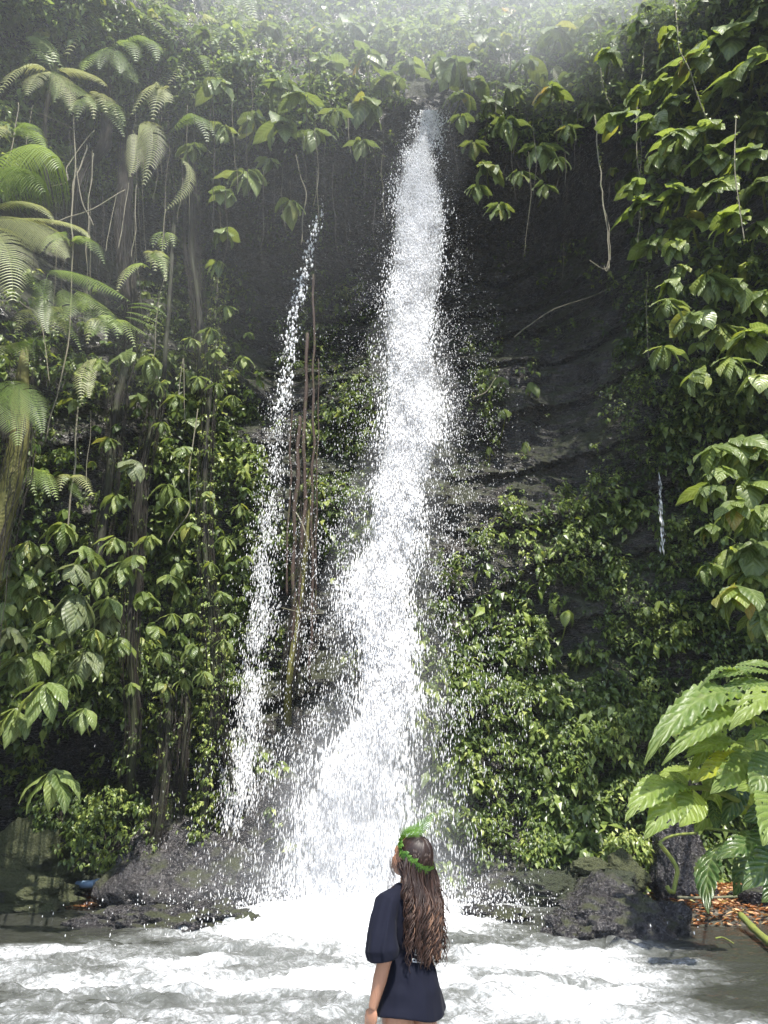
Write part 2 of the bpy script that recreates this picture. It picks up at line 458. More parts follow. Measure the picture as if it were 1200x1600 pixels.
def drops_mesh(name, C, W, L, lean):
    """three-sided spindle per drop. C centres, W half width, L half length"""
    n_ = len(C)
    ang = rng.uniform(0, 2 * np.pi, n_)
    V = np.zeros((n_, 5, 3))
    for k in range(3):
        a = ang + k * 2.0944
        V[:, k, 0] = C[:, 0] + W * np.cos(a) ; V[:, k, 1] = C[:, 1] + W * np.sin(a); V[:, k, 2] = C[:, 2] - .25 * L
    V[:, 3] = C; V[:, 3, 2] += L; V[:, 3, 0] += lean * L
    V[:, 4] = C; V[:, 4, 2] -= L; V[:, 4, 0] -= lean * L
    b = (np.arange(n_) * 5)[:, None]
    T = np.concatenate([b + np.array([k, (k + 1) % 3, 3]) for k in range(3)] + [b + np.array([(k + 1) % 3, k, 4]) for k in range(3)])
    return mesh_np(name, V.reshape(-1, 3), T, M_drop, True)
def px_path(rows):
    rows = np.array(rows, float)
    return lambda y, j: np.interp(y, rows[:, 0], rows[:, j])
def at_np(px, py, Y):
    a = (px - 600) / 1200; b = (800 - py) / 1200
    dy = CP - b * SP; dz = SP + b * CP
    t = Y / dy
    return np.stack([a * t, Y + 0 * t, 1.65 + dz * t], -1)
# image row: centre x, half width of the dense core, half width of the spray
main = px_path([(158, 668, 22, 26), (200, 666, 26, 32), (260, 654, 30, 44), (330, 656, 38, 72), (420, 652, 40, 92), (520, 638, 36, 112), (600, 648, 40, 122),
                (650, 654, 48, 128), (700, 638, 42, 135), (780, 618, 34, 145), (850, 612, 34, 150), (890, 598, 42, 160), (940, 586, 46, 168), (1000, 602, 42, 175), (1060, 612, 36, 180),
                (1120, 604, 40, 195), (1190, 566, 58, 212), (1260, 552, 66, 220), (1340, 548, 80, 215), (1430, 552, 100, 200)])
def fall_Y(py): return np.interp(py, [150, 400, 900, 1430], [15.0, 14.4, 14.1, 13.7])
w_root = tag(empty('waterfall', at(668, 165, 15)), 'tall white waterfall pouring from the notch in the rim into the pool', 'waterfall')
def L2W(C): return C - np.array(w_root.location)
def clot_mesh(C, S, E):
    th = np.linspace(0, np.pi, 5)[1:-1]; ph = np.linspace(0, 2 * np.pi, 6, endpoint=False)
    base = [(0, 0, 1)] + [(math.sin(t) * math.cos(q), math.sin(t) * math.sin(q), math.cos(t)) for t in th for q in ph] + [(0, 0, -1)]
    B = np.array(base)
    T = [[0, 1 + k, 1 + (k + 1) % 6] for k in range(6)]
    for r0 in range(2):
        for k in range(6):
            a = 1 + r0 * 6 + k; b = 1 + r0 * 6 + (k + 1) % 6
            T += [[a, a + 6, b + 6], [a, b + 6, b]]
    T += [[19, 13 + (k + 1) % 6, 13 + k] for k in range(6)]
    T = np.array(T)
    n_ = len(C)
    J = rng.uniform(.45, 1.3, (n_, len(B), 1))
    V = B[None] * J * np.stack([S, S, S * E], -1)[:, None, :] + C[:, None, :]
    F = (T[None] + (np.arange(n_) * len(B))[:, None, None]).reshape(-1, 3)
    return V.reshape(-1, 3), F
# dense core: a crowd of coarse drops, bunched into falling clots
N = 120000
py = 172 + (1425 - 172) * rng.power(1.15, N)
px = main(py, 1) + 9 * noise(py * .02, 1.1, 0, 9) + np.clip(rng.normal(0, .48, N), -1.5, 1.5) * main(py, 2)
cl = noise(px * .045, py * .022, 0, 93) + .7 * noise(px * .11, py * .05, 0, 94)
keep = cl + rng.uniform(-.6, 1.1, N) > -.1
px, py, cl = px[keep], py[keep], cl[keep]
Y = fall_Y(py) - .10 * cl + rng.normal(0, .07, len(px))
W = rng.uniform(.008, .017, len(px)); L = W * np.interp(py, [150, 400, 800, 1200, 1400], [2.0, 2.8, 4.2, 6.0, 6.5]) * rng.uniform(.7, 1.3, len(px))
tag(obj('white_core', drops_mesh('white_core', L2W(at_np(px, py, Y)), W, L, .05), w_root), kind='stuff')
# fine mist carried inside the falling water
M_mist = bpy.data.materials.new('falling_mist'); M_mist.use_nodes = True
n, l = M_mist.node_tree.nodes, M_mist.node_tree.links
n.remove(n['Principled BSDF'])
pv = n.new('ShaderNodeVolumePrincipled'); pv.inputs['Color'].default_value = (.96, .97, 1, 1); pv.inputs['Density'].default_value = CORE_DENSITY; pv.inputs['Anisotropy'].default_value = .1
l.new(pv.outputs[0], n['Material Output'].inputs['Volume'])
def mist_loft(name, path, Yf, y0, y1, k, dep, mtl, parent, col=2):
    py = np.linspace(y0, y1, 44); th = np.linspace(0, 2 * np.pi, 20, endpoint=False)
    c = at_np(path(py, 1), py, Yf(py)); e = at_np(path(py, 1) + path(py, col) * k, py, Yf(py))
    r = np.linalg.norm(e - c, axis=1) * np.interp(np.arange(44), [0, 4, 38, 43], [.3, 1, 1, .5])
    rr = r[:, None] * (1 + .22 * noise(np.cos(th)[None, :] * 1.5 + 0 * r[:, None], np.sin(th)[None, :] * 1.5, c[:, 2][:, None] * 1.6, 95))
    V = np.stack([c[:, 0][:, None] + rr * np.cos(th), c[:, 1][:, None] + dep * rr * np.sin(th), c[:, 2][:, None] + 0 * rr], -1).reshape(-1, 3)
    caps = [[0, i + 1, i] for i in range(1, 19)] + [[43 * 20, 43 * 20 + i, 43 * 20 + i + 1] for i in range(1, 19)]
    return tag(obj(name, fix_normals(mesh_np(name, V - np.array(parent.location), [grid_faces(44, 20, 0, True), np.array(caps)], mtl)), parent), kind='stuff')
mist_loft('falling_mist', main, fall_Y, 170, 1420, .95, .7, M_mist, w_root)
M_veil = M_mist.copy(); M_veil.name = 'spray_veil'
[q for q in M_veil.node_tree.nodes if q.type == 'PRINCIPLED_VOLUME'][0].inputs['Density'].default_value = .10
mist_loft('spray_veil', main, fall_Y, 420, 1425, .55, .5, M_veil, w_root, 3)
# drops around it
def spray(N, path, amp, wmin, wmax, Yf, y0, y1, pw=1.2, ysd=.35, core=.5):
    py = y0 + (y1 - y0) * rng.power(pw, N)
    k = rng.random(N) < core
    off = np.where(k, rng.normal(0, .55, N) * path(py, 2), rng.normal(0, .52, N) * path(py, 3))
    # clumps: drops bunch along drifting threads
    px = path(py, 1) + off
    cl = noise(px * .05, py * .03, 0, 91) + .6 * noise(px * .12, py * .07, 0, 92)
    keep = (cl + rng.uniform(-.7, .9, N)) > -.05
    px, py = px[keep], py[keep]
    off = off[keep]
    Y = Yf(py) + rng.normal(0, ysd, len(px))
    C = at_np(px, py, Y)
    W = rng.uniform(wmin, wmax, len(px)) * (.7 + .6 * rng.random(len(px)) ** 3)
    W *= np.interp(np.abs(off) / path(py, 3), [0, .4, 1.6], [1.25, 1.0, .6])
    L = W * np.interp(py, [150, 400, 800, 1200, 1400], [1.6, 2.4, 4.2, 6.5, 7.0]) * rng.uniform(.6, 1.4, len(px))
    return C, W, L
C, W, L = spray(112000, main, 1, .004, .0085, fall_Y, 165, 1425)
tag(obj('spray', drops_mesh('spray', L2W(C), W, L, .05), w_root), kind='stuff')

thin = px_path([(270, 517, 6, 9), (330, 500, 8, 13), (400, 482, 8, 16), (480, 463, 10, 22), (560, 450, 13, 28), (640, 440, 17, 34), (760, 424, 20, 38), (880, 412, 20, 42),
                (1000, 402, 20, 40), (1100, 392, 18, 40), (1200, 380, 18, 42), (1300, 366, 24, 48), (1410, 366, 34, 62)])
def thin_Y(py): return np.interp(py, [270, 700, 1375], [15.5, 15.0, 14.6])
w2 = tag(empty('waterfall', at(517, 275, 15.5)), 'thin broken waterfall dropping beside the main one, left of the reddish hanging roots', 'waterfall')
C, W, L = spray(11500, thin, 1, .0045, .011, thin_Y, 300, 1408, 1.7, .12, .55)
tag(obj('spray', drops_mesh('spray', C - np.array(w2.location), W, L, .05), w2), kind='stuff')
# the water sliding out of the rim before it breaks up
N = 260
py = rng.uniform(330, 640, N); C = at_np(thin(py, 1) + rng.normal(0, .5, N) * thin(py, 2), py, thin_Y(py))
V, F = clot_mesh(C - np.array(w2.location), rng.uniform(.012, .028, N), rng.uniform(1.4, 2.8, N))
tag(obj('white_core', mesh_np('white_core', V, F, M_drop), w2), kind='stuff')
# trickle on the right
tri = px_path([(738, 1031, 2, 4), (800, 1033, 3, 5), (862, 1036, 4, 7)])
def tri_Y(py): return 15.0 + 0 * py
w3 = tag(empty('waterfall', at(1031, 738, 15.0)), 'tiny trickle of water falling over small leaves on the right wall', 'trickle')
C, W, L = spray(120, tri, 1, .008, .014, tri_Y, 738, 862, 1.0, .03, .9)
tag(obj('spray', drops_mesh('spray', C - np.array(w3.location), W, L * 1.5, .0), w3), kind='stuff')

# splash drops leaping off the plunge and off the rocks
N = 9000
a = rng.uniform(0, 2 * np.pi, N); rr = np.abs(rng.normal(0, 1.35, N))
C = np.stack([cx0 + rr * np.cos(a) * 1.25, 13.1 + rr * np.sin(a) * .8, np.abs(rng.normal(0, .36, N)) * np.exp(-rr * .35) + .02], -1)
W = rng.uniform(.004, .012, N)
tag(obj('splash', drops_mesh('splash', C - np.array(w_root.location), W, W * rng.uniform(1, 3, N), .0), w_root), kind='stuff')

# ------------------------------------------------------------------ boulders
def boulder(name, c, s, mtl, label, seed, rough=.25, rot=0, cuts=8, res=56, cat='boulder', low=.3):
    th = np.linspace(0.02, np.pi - .02, res); ph = np.linspace(0, 2 * np.pi, res * 2, endpoint=False)
    T, P = np.meshgrid(th, ph, indexing='ij')
    D = np.stack([np.sin(T) * np.cos(P), np.sin(T) * np.sin(P), np.cos(T)], -1)
    r = np.ones(T.shape)
    g = np.random.default_rng(seed)
    for k in range(cuts):
        nn = g.normal(size=3); nn[2] = abs(nn[2]) * .8; nn /= np.linalg.norm(nn)
        dd = D @ nn
        lim = g.uniform(.62, .9)
        r = np.where(dd > 1e-3, np.minimum(r, lim / np.maximum(dd, 1e-3)), r)
    f = fbm(D[..., 0] * 2 + seed, D[..., 1] * 2, D[..., 2] * 2, 5, seed, .55)
    r = r * (1 + rough * f + .06 * np.abs(fbm(D[..., 0] * 7, D[..., 1] * 7, D[..., 2] * 7, 3, seed + 3)))
    V = D * r[..., None] * np.array(s)
    V = V.reshape(-1, 3)
    F = grid_faces(res, res * 2, 0, True)
    caps = [[0, i + 1, i] for i in range(1, res * 2 - 1)]
    o = obj(name, mesh_np(name, V, [F, np.array(caps)], mtl))
    o.location = c; o.rotation_euler[2] = rot
    return tag(o, label, cat)
def on(px, py, Y, z=None):
    p = at(px, py, Y)
    if z is not None: p.z = z
    return p
boulder('boulder', on(950, 1430, 11.5, .15), (.88, .8, .62), M_boulder, 'big wet dark boulder with a mossy right flank at the pool edge', 5, .17, cuts=16)
boulder('boulder', on(1030, 1440, 11.7, .05), (.42, .4, .42), M_boulder, 'low dark wet lobe of rock against the right side of the big boulder', 8, .25)
boulder('boulder', on(905, 1455, 11.2, .0), (.40, .45, .40), M_boulder, 'small purplish wet rock at the left foot of the big boulder', 9, .3)
boulder('boulder', on(1066, 1350, 13.6, .75), (.52, .5, .85), M_boulder, 'upright black wet rock behind the curved yellow stem', 12, .16, cuts=14)
boulder('boulder', on(1185, 1407, 13.0, .25), (.42, .4, .22), M_boulder, 'small dark rock lying on the brown leaf litter', 14, .25)
boulder('boulder', on(770, 1438, 12.9, .05), (.56, .4, .18), M_boulder, 'flat dark rock awash in foam right of the woman', 16, .25)
boulder('boulder', on(235, 1455, 12.3, .0), (.95, .6, .34), M_boulder, 'low rough black rock breaking the water left of the foam', 18, .3)
boulder('boulder', on(345, 1450, 12.5, .0), (.7, .6, .24), M_boulder, 'low dark rock half covered by white splash', 19, .3)
boulder('boulder', on(295, 1380, 14.6, .35), (1.5, .9, 1.05), M_boulder, 'large rounded dark wet boulder beside the foot of the thin waterfall', 21, .16)
boulder('boulder', on(400, 1330, 15.1, .7), (1.2, .8, 1.35), M_boulder, 'tall wet rock behind the spray between the two waterfalls', 23, .2)
boulder('boulder', on(480, 1345, 15.2, .5), (1.1, .7, 1.0), M_boulder, 'wet dark rock right behind the foot of the main waterfall', 24, .2)
boulder('boulder', on(40, 1390, 14.2, .1), (1.15, .7, .42), M_stone_moss, 'low moss covered rock on the left pool edge', 26, .25)
boulder('boulder', on(30, 1345, 15.0, .5), (1.3, .7, .7), M_stone_moss, 'dark mossy rock behind the low one on the left', 27, .25)
boulder('boulder', on(130, 1375, 15.3, .35), (.6, .5, .5), M_boulder_moss, 'shaded rock behind the blue pipe', 28, .25)
boulder('stone', on(925, 1364, 13.4, .68), (.34, .3, .13), M_stone_moss, 'bright mossy flat stone on top behind the big boulder', 31, .2, cat='stone')
boulder('stone', on(950, 1385, 13.2, .4), (.5, .4, .32), M_boulder_moss, 'mossy stone under the flat bright one', 32, .2, cat='stone')
boulder('stone', on(975, 1372, 13.6, .55), (.38, .4, .36), M_stone_moss, 'rounded mossy stone between flat stone and upright rock', 33, .2, cat='stone')
boulder('stone', on(860, 1390, 14.6, .2), (.75, .5, .42), M_boulder_moss, 'dark mossy stone at the cliff foot right of the spray', 34, .2, cat='stone')
boulder('stone', on(760, 1385, 15.0, .2), (.8, .5, .4), M_boulder, 'dark stone at the cliff foot behind the spray', 35, .2, cat='stone')

# ------------------------------------------------------------------ broad leaves
def leaf_blade(name, mtl, wid=.42, droop=55, nu=13, nv=4, pleat=.016, fold=.10, tip=.55, seed=0, twist=0, holes=0, wave=.02, shape=1.0, nveins=9, side=0):
    """blade along +X, unit length, face up +Z; side veins pleat it"""
    g = np.random.default_rng(seed)
    t = np.linspace(0, 1, nu)
    th = R(droop) * t ** 1.2
    ds = 1 / (nu - 1)
    cx = np.concatenate([[0], np.cumsum(np.cos((th[1:] + th[:-1]) / 2) * ds)])
    cz = -np.concatenate([[0], np.cumsum(np.sin((th[1:] + th[:-1]) / 2) * ds)])
    w = wid * .5 * np.sin(np.pi * np.clip(t, 0, 1) ** (.75 * shape)) ** .72
    w = w * (1 - .25 * sstep(.7, 1, t)); w[0] = .012; w[-1] = 0.004
    v = np.linspace(-1, 1, 2 * nv + 1)
    T, Vv = np.meshgrid(t, v, indexing='ij')
    Wd = w[:, None] * Vv
    phase = nveins * (T - .28 * np.abs(Vv) * wid * 1.3) * 2 * np.pi
    pl = pleat * np.cos(phase) * np.abs(Vv) ** .5 * (w[:, None] / (wid * .5))
    up = fold * np.abs(Wd) - (.35 * Wd ** 2 / wid) + pl + wave * np.sin(T * 11 + seed) * np.abs(Vv) ** 2
    tw = R(twist) * T
    a, b = Wd * np.cos(tw) - up * np.sin(tw), Wd * np.sin(tw) + up * np.cos(tw)
    a = a + side * .25 * T ** 2
    X = cx[:, None] + b * np.sin(th)[:, None]
    Z = cz[:, None] + b * np.cos(th)[:, None]
    V = np.stack([X, a, Z], -1).reshape(-1, 3)
    F = grid_faces(nu, 2 * nv + 1)
    if holes:
        c = V[F].mean(1)
        f = noise(c[:, 0] * 26, c[:, 1] * 26, 0, seed + 5) + .5 * noise(c[:, 0] * 60, c[:, 1] * 60, 0, seed + 6)
        edge = np.abs(c[:, 1]) > .01
        F = F[~((f > 1.02 - holes) & edge)]
    vein = np.clip(1 - np.abs(Vv) * 7 * (w[:, None] / (wid * .5)), 0, 1)
    if nu > 25: vein = np.maximum(vein, np.clip(np.cos(phase) * 2 - 1.1, 0, 1) * .8)
    return mesh_np(name, V, F, mtl, True, {'vein': vein.ravel(), 'lu': T.ravel(), 'lv': np.abs(Vv).ravel()})
def blades(mtl, tagname, wid=.56, **k):
    return [leaf_blade(tagname, mtl, wid * w_, d_, seed=i * 3 + 1, twist=tw, side=sd_, **k) for i, (w_, d_, tw, sd_) in
            enumerate([(1, 45, 6, .3), (1.1, 65, -8, -.2), (.9, 30, 4, -.4), (1.15, 80, 10, .2), (.95, 55, -14, 0)])]
B_std = blades(M_leaf, 'leaf')
B_dull = blades(M_leaf_dull, 'leaf')
B_fan = blades(M_leaf, 'leaf', .41)
B_fan_dull = blades(M_leaf_dull, 'leaf', .43)
B_right = blades(M_leaf_right, 'leaf', .50)

def leaf_matrix(dirv, roll=0.0, scale=1.0):
    """+X to dirv, +Z as far up as it can be"""
    x = Vector(dirv).normalized()
    z = Vector((0, 0, 1)) - x * x.z
    if z.length < .05: z = Vector((0, -1, 0)) - x * x.dot(Vector((0, -1, 0)))
    z.normalize()
    y = z.cross(x)
    m = Matrix((x, y, z)).transposed()
    m = Matrix.Rotation(roll, 3, x) @ m
    return (m * scale).to_4x4()
stem_list = []
PLANTS = {}
def rosette(px, py, size, Y=None, off=.5, heading=(0, -1), blset=None, n=None, spread=115, region='cliff', name='broadleaf_shrub', kind='broad-leaved', stem=True, down=(15, 60), L=None, fan=None):
    h, nr = hit(px, py)
    if Y is None:
        Yc = h.y - off
    else: Yc = Y
    c = at(px, py, Yc)
    d = (c - EYE).length
    L = L or size / 1200 * d * (.66 if blset is B_right else .58)
    root = empty(name, c)
    n = n or random.randint(9, 13)
    ha = math.atan2(heading[1], heading[0])
    if fan is None: fan = blset is not B_right and random.random() < .65
    if fan: n = random.randint(6, 8); blset = B_fan_dull if blset is B_dull else B_fan
    for k in range(n):
        a = ha + R(-spread + 2 * spread * (k + random.uniform(.2, .8)) / n)
        dn = R(random.uniform(*down))
        dv = Vector((math.cos(a) * math.cos(dn), math.sin(a) * math.cos(dn), -math.sin(dn)))
        s = L * random.uniform(.6, 1.15)
        if fan:                      # leaves spread like a half umbrella, upper faces outward
            f_ = R(-92 + 184 * (k + random.uniform(.3, .7)) / n)
            dv = Vector((math.sin(f_), -random.uniform(.25, .6), -.25 - .75 * math.cos(f_))).normalized()
            s = L * random.uniform(.85, 1.2)
        o = bpy.data.objects.new('leaf', random.choice(blset or B_std))
        COL.objects.link(o); o.parent = root
        M = leaf_matrix(dv, random.uniform(-.25, .25) if fan else random.uniform(-.5, .5), s)
        M.translation = Vector((dv.x, dv.y, 0)) * L * .06 + Vector((0, 0, random.uniform(-.05, .1) * L))
        o.matrix_basis = M
    if stem:
        e = h - c + Vector((random.uniform(-.3, .3), .3, random.uniform(-.9, -.2)))
        if e.length > 2.6: e = e * (2.6 / e.length)
        b = MB()
        b.tube(bez((0, 0, 0), (e.x * .2, e.y * .2, min(0, e.z * .9)), e, 10), np.linspace(.010, .018, 10) * (L / .4), 5)
        obj('stem', b.mesh('stem', M_stem), root)
    PLANTS.setdefault((region, kind), []).append((c.z, n, root))
    return root
def label_plants():
    for (region, kind), L in PLANTS.items():
        L.sort(key=lambda t: -t[0])
        for i, (z, n, o) in enumerate(L):
            if len(L) == 1: rank = 'the only one'
            elif i == 0: rank = 'topmost'
            elif i == len(L) - 1: rank = 'lowest'
            else: rank = (ORD[i] + ' from top') if i < len(ORD) else '%dth from top' % (i + 1)
            tag(o, '%s shrub with %s leaves %s, %s' % (kind, NUM[min(n, 12)], region, rank), 'shrub', 'leafy shrubs on the gorge walls')

T_C1 = 'on the rim left of the fall'
for a in [(380, 100, 70), (440, 130, 75), (510, 105, 85), (500, 55, 60), (570, 90, 70), (440, 195, 70), (545, 125, 55), (470, 150, 65), (360, 50, 65), (420, 45, 65), (610, 50, 75), (545, 40, 60), (570, 160, 80)]:
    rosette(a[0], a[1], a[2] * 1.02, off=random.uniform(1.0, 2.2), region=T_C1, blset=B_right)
for a in [(400, 190, 75), (490, 208, 62), (565, 222, 52), (385, 272, 80), (455, 318, 68), (350, 360, 55), (350, 200, 55), (340, 130, 60), (355, 300, 55), (300, 230, 60), (340, 410, 45), (420, 250, 50), (525, 175, 55)]:
    rosette(a[0], a[1], a[2] * 1.05, Y=random.uniform(13.8, 14.8), region='before the dark hollow left of the fall')
for a in [(700, 100, 95), (760, 60, 70), (820, 95, 70), (870, 55, 70), (860, 140, 55), (650, 55, 60), (930, 30, 55), (700, 45, 60), (790, 25, 60), (740, 130, 60), (800, 140, 60), (720, 150, 50), (690, 118, 50), (640, 100, 55), (606, 128, 55), (900, 90, 55), (950, 80, 55), (680, 30, 60)]:
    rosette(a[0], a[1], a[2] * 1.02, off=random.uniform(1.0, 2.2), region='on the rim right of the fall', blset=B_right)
for a in [(790, 190, 70), (840, 232, 75), (760, 262, 65), (745, 292, 50), (780, 322, 55), (850, 290, 50), (740, 225, 55), (885, 200, 50), (925, 165, 60), (720, 185, 50), (810, 270, 55), (765, 160, 50), (870, 250, 50)]:
    rosette(a[0], a[1], a[2] * 1.05, Y=random.uniform(13.6, 14.6), region='before the dark hollow right of the fall')
for a in [(200, 552, 62), (238, 562, 60), (155, 565, 42), (115, 625, 42), (172, 685, 46), (262, 758, 62), (300, 655, 50), (340, 548, 45), (330, 515, 45), (290, 700, 46), (330, 700, 40), (380, 560, 45), (275, 620, 45), (365, 620, 40), (355, 480, 42), (310, 590, 45), (250, 600, 42), (220, 620, 45), (340, 600, 42), (300, 530, 40), (255, 660, 42)]:
    rosette(*a, Y=random.uniform(13.4, 14.6), heading=(.25, -.95), region='on the left wall above the ribbed clusters')
rosette(210, 722, 62, Y=13.2, heading=(.2, -1), blset=B_dull, region='on the left wall', kind='grey')
rosette(182, 775, 55, Y=13.6, heading=(.2, -1), region='beside the fern clump', kind='dark')
for a in [(100, 822, 80), (135, 858, 68), (118, 885, 72), (192, 882, 72), (45, 848, 62), (50, 898, 70), (62, 935, 70), (20, 985, 70), (50, 1022, 92), (135, 1018, 72), (150, 985, 55), (10, 830, 55), (20, 910, 70),
          (10, 945, 60), (170, 935, 65), (100, 990, 55), (75, 870, 55), (155, 905, 60), (85, 965, 60), (30, 1030, 60), (115, 1050, 50), (170, 960, 55), (5, 880, 60), (180, 840, 55), (215, 870, 50)]:
    rosette(*a, Y=random.uniform(11.0, 12.4), heading=(.25, -.95), blset=random.choice([B_std, B_std, B_dull]), region='in the big cluster at the left', n=random.randint(6, 8))
rosette(120, 935, 110, Y=11.2, heading=(.1, -1), blset=B_dull, region='in the middle of the left clusters', kind='large pale', n=10)
rosette(228, 928, 58, Y=12.0, region='right of the large pale one', kind='yellowish', blset=B_right)
for a in [(72, 1072, 100), (25, 1112, 82), (132, 1108, 55), (86, 1205, 95)]:
    rosette(*a, Y=random.uniform(10.4, 11.2), heading=(.1, -1), region='over the dark hollow at lower left', kind='big-leaved', n=random.randint(6, 7), down=(18, 58), spread=120, fan=True)
for a in [(285, 918, 50), (285, 880, 48), (300, 1008, 48), (205, 1068, 36), (250, 1018, 45), (235, 838, 52), (300, 820, 55), (352, 840, 48), (385, 870, 40), (345, 925, 40), (350, 1000, 46), (255, 1070, 42), (290, 1060, 40),
          (265, 900, 40), (375, 790, 42), (300, 960, 42), (190, 1000, 55), (330, 880, 42), (270, 960, 44), (320, 1050, 40), (360, 960, 36), (240, 980, 44), (280, 780, 46), (325, 770, 42)]:
    rosette(*a, Y=random.uniform(13.0, 14.0), heading=(.2, -1), region='in creepers left of the thin fall')
hd = (-.85, -.55)
for a in [(1180, 30, 80), (1140, 62, 90), (1175, 105, 90), (1092, 92, 80), (1042, 130, 66), (1000, 150, 60), (970, 190, 75), (1060, 162, 70), (1130, 152, 80), (1190, 195, 70), (1020, 190, 70), (1200, 60, 80), (1050, 60, 60)]:
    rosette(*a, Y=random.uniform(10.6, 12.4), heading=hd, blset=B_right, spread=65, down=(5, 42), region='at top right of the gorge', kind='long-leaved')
for a in [(1100, 205, 80), (1062, 212, 80), (1040, 242, 85), (1118, 240, 80), (1172, 242, 85), (1190, 290, 80), (992, 292, 60), (1005, 322, 80), (1062, 302, 75), (1122, 290, 85), (1082, 352, 85), (1150, 342, 85), (1195, 355, 70), (1025, 380, 66)]:
    rosette(*a, Y=random.uniform(9.8, 11.6), heading=hd, blset=B_right, spread=65, down=(5, 45), region='right of the dangling root', kind='long-leaved')
for a in [(1062, 420, 62), (1102, 432, 85), (1150, 442, 80), (1192, 462, 80), (1042, 470, 60), (1082, 492, 85), (1122, 512, 80), (1172, 522, 85), (1092, 582, 75), (1035, 542, 70), (1185, 590, 75), (1140, 560, 66), (1060, 380, 60), (1050, 440, 60)]:
    rosette(*a, Y=random.uniform(10.0, 11.8), heading=hd, blset=random.choice([B_right, B_std]), spread=75, down=(15, 60), region='beside bare rock at right', kind='long-leaved')
for a in [(1152, 692, 95), (1195, 702, 85), (1120, 698, 72), (1172, 752, 95), (1112, 758, 75), (1192, 795, 85), (1150, 785, 80), (1182, 852, 95), (1142, 862, 75), (1112, 882, 62), (1152, 922, 90), (1195, 958, 85), (1172, 895, 75), (1110, 820, 60), (1130, 735, 70)]:
    rosette(*a, Y=random.uniform(7.6, 8.8), heading=hd, blset=B_right, spread=75, down=(10, 50), region='above the big ribbed plant', kind='yellow-green')
for a in [(830, 600, 48), (780, 590, 40), (790, 640, 36), (765, 700, 34), (822, 692, 32), (885, 955, 40), (862, 945, 36), (848, 990, 34), (905, 1015, 42), (925, 1000, 32), (966, 1100, 48), (900, 1152, 42), (852, 1198, 36), (1012, 950, 38), (1028, 940, 34), (1092, 955, 40)]:
    rosette(*a, off=.5, n=4, region='on the right rock wall', kind='small', blset=B_right, down=(30, 70))
label_plants()

# ------------------------------------------------------------------ creepers: small leaves in sprigs over the rock
def sprigs(name, C, N, size, tint, per=6, label=None, mtl=None, cone=75, parent=None, loc=(0, 0, 0), rsize=(.6, 1.25), slim=.46):
    """C (n,3) sprig centres, N (n,3) outward directions"""
    n_ = len(C)
    c = np.repeat(C, per, 0); out = np.repeat(N, per, 0)
    m = len(c)
    ha = np.arctan2(out[:, 1], out[:, 0]) + np.radians(rng.uniform(-cone * 1.3, cone * 1.3, m))
    dn = np.radians(rng.uniform(5, 75, m))
    D = np.stack([np.cos(ha) * np.cos(dn), np.sin(ha) * np.cos(dn), -np.sin(dn)], -1)
    up = np.array([0, 0, 1.0]) - D * D[:, 2:3]
    up = up + out * .25 + rng.normal(0, .25, (m, 3))
    up = up - D * np.sum(up * D, 1)[:, None]
    up /= np.linalg.norm(up, axis=1)[:, None] + 1e-6
    sdv = np.cross(up, D)
    S = (np.repeat(size, per) * rng.uniform(*rsize, m))[:, None]
    base = c + D * S * .18 + rng.normal(0, 1, (m, 3)) * S * .22
    w = slim * .5
    V = np.zeros((m, 6, 3))
    V[:, 0] = base
    V[:, 1] = base + D * S * .45 + sdv * S * w + up * S * .05
    V[:, 2] = base + D * S * .45 - sdv * S * w + up * S * .05
    V[:, 3] = base + D * S * .5
    V[:, 4] = base + D * S * .95 - up * S * .22
    V[:, 5] = V[:, 4]
    b = (np.arange(m) * 5)[:, None]
    Vf = V[:, :5]
    T = np.concatenate([b + np.array(q) for q in ([0, 3, 1], [0, 2, 3], [3, 4, 1], [3, 2, 4])])[:, ::-1]
    tt = np.clip(np.repeat(tint, per) + rng.normal(0, .19, m), 0, 1)
    me = mesh_np(name, Vf.reshape(-1, 3) - np.array(loc), T, mtl or M_small, False, {'tint': np.repeat(tt, 5)})
    o = obj(name, me, parent, loc if parent is None else None)
    return o
def ell(px, py, L):
    """largest of several elliptical densities in the photograph's frame"""
    r = np.zeros_like(px)
    for cx, cy, rx, ry, d in L:
        q = ((px - cx) / rx) ** 2 + ((py - cy) / ry) ** 2
        r = np.maximum(r, d * (1 - sstep(.55, 1.35, q)))
    return r
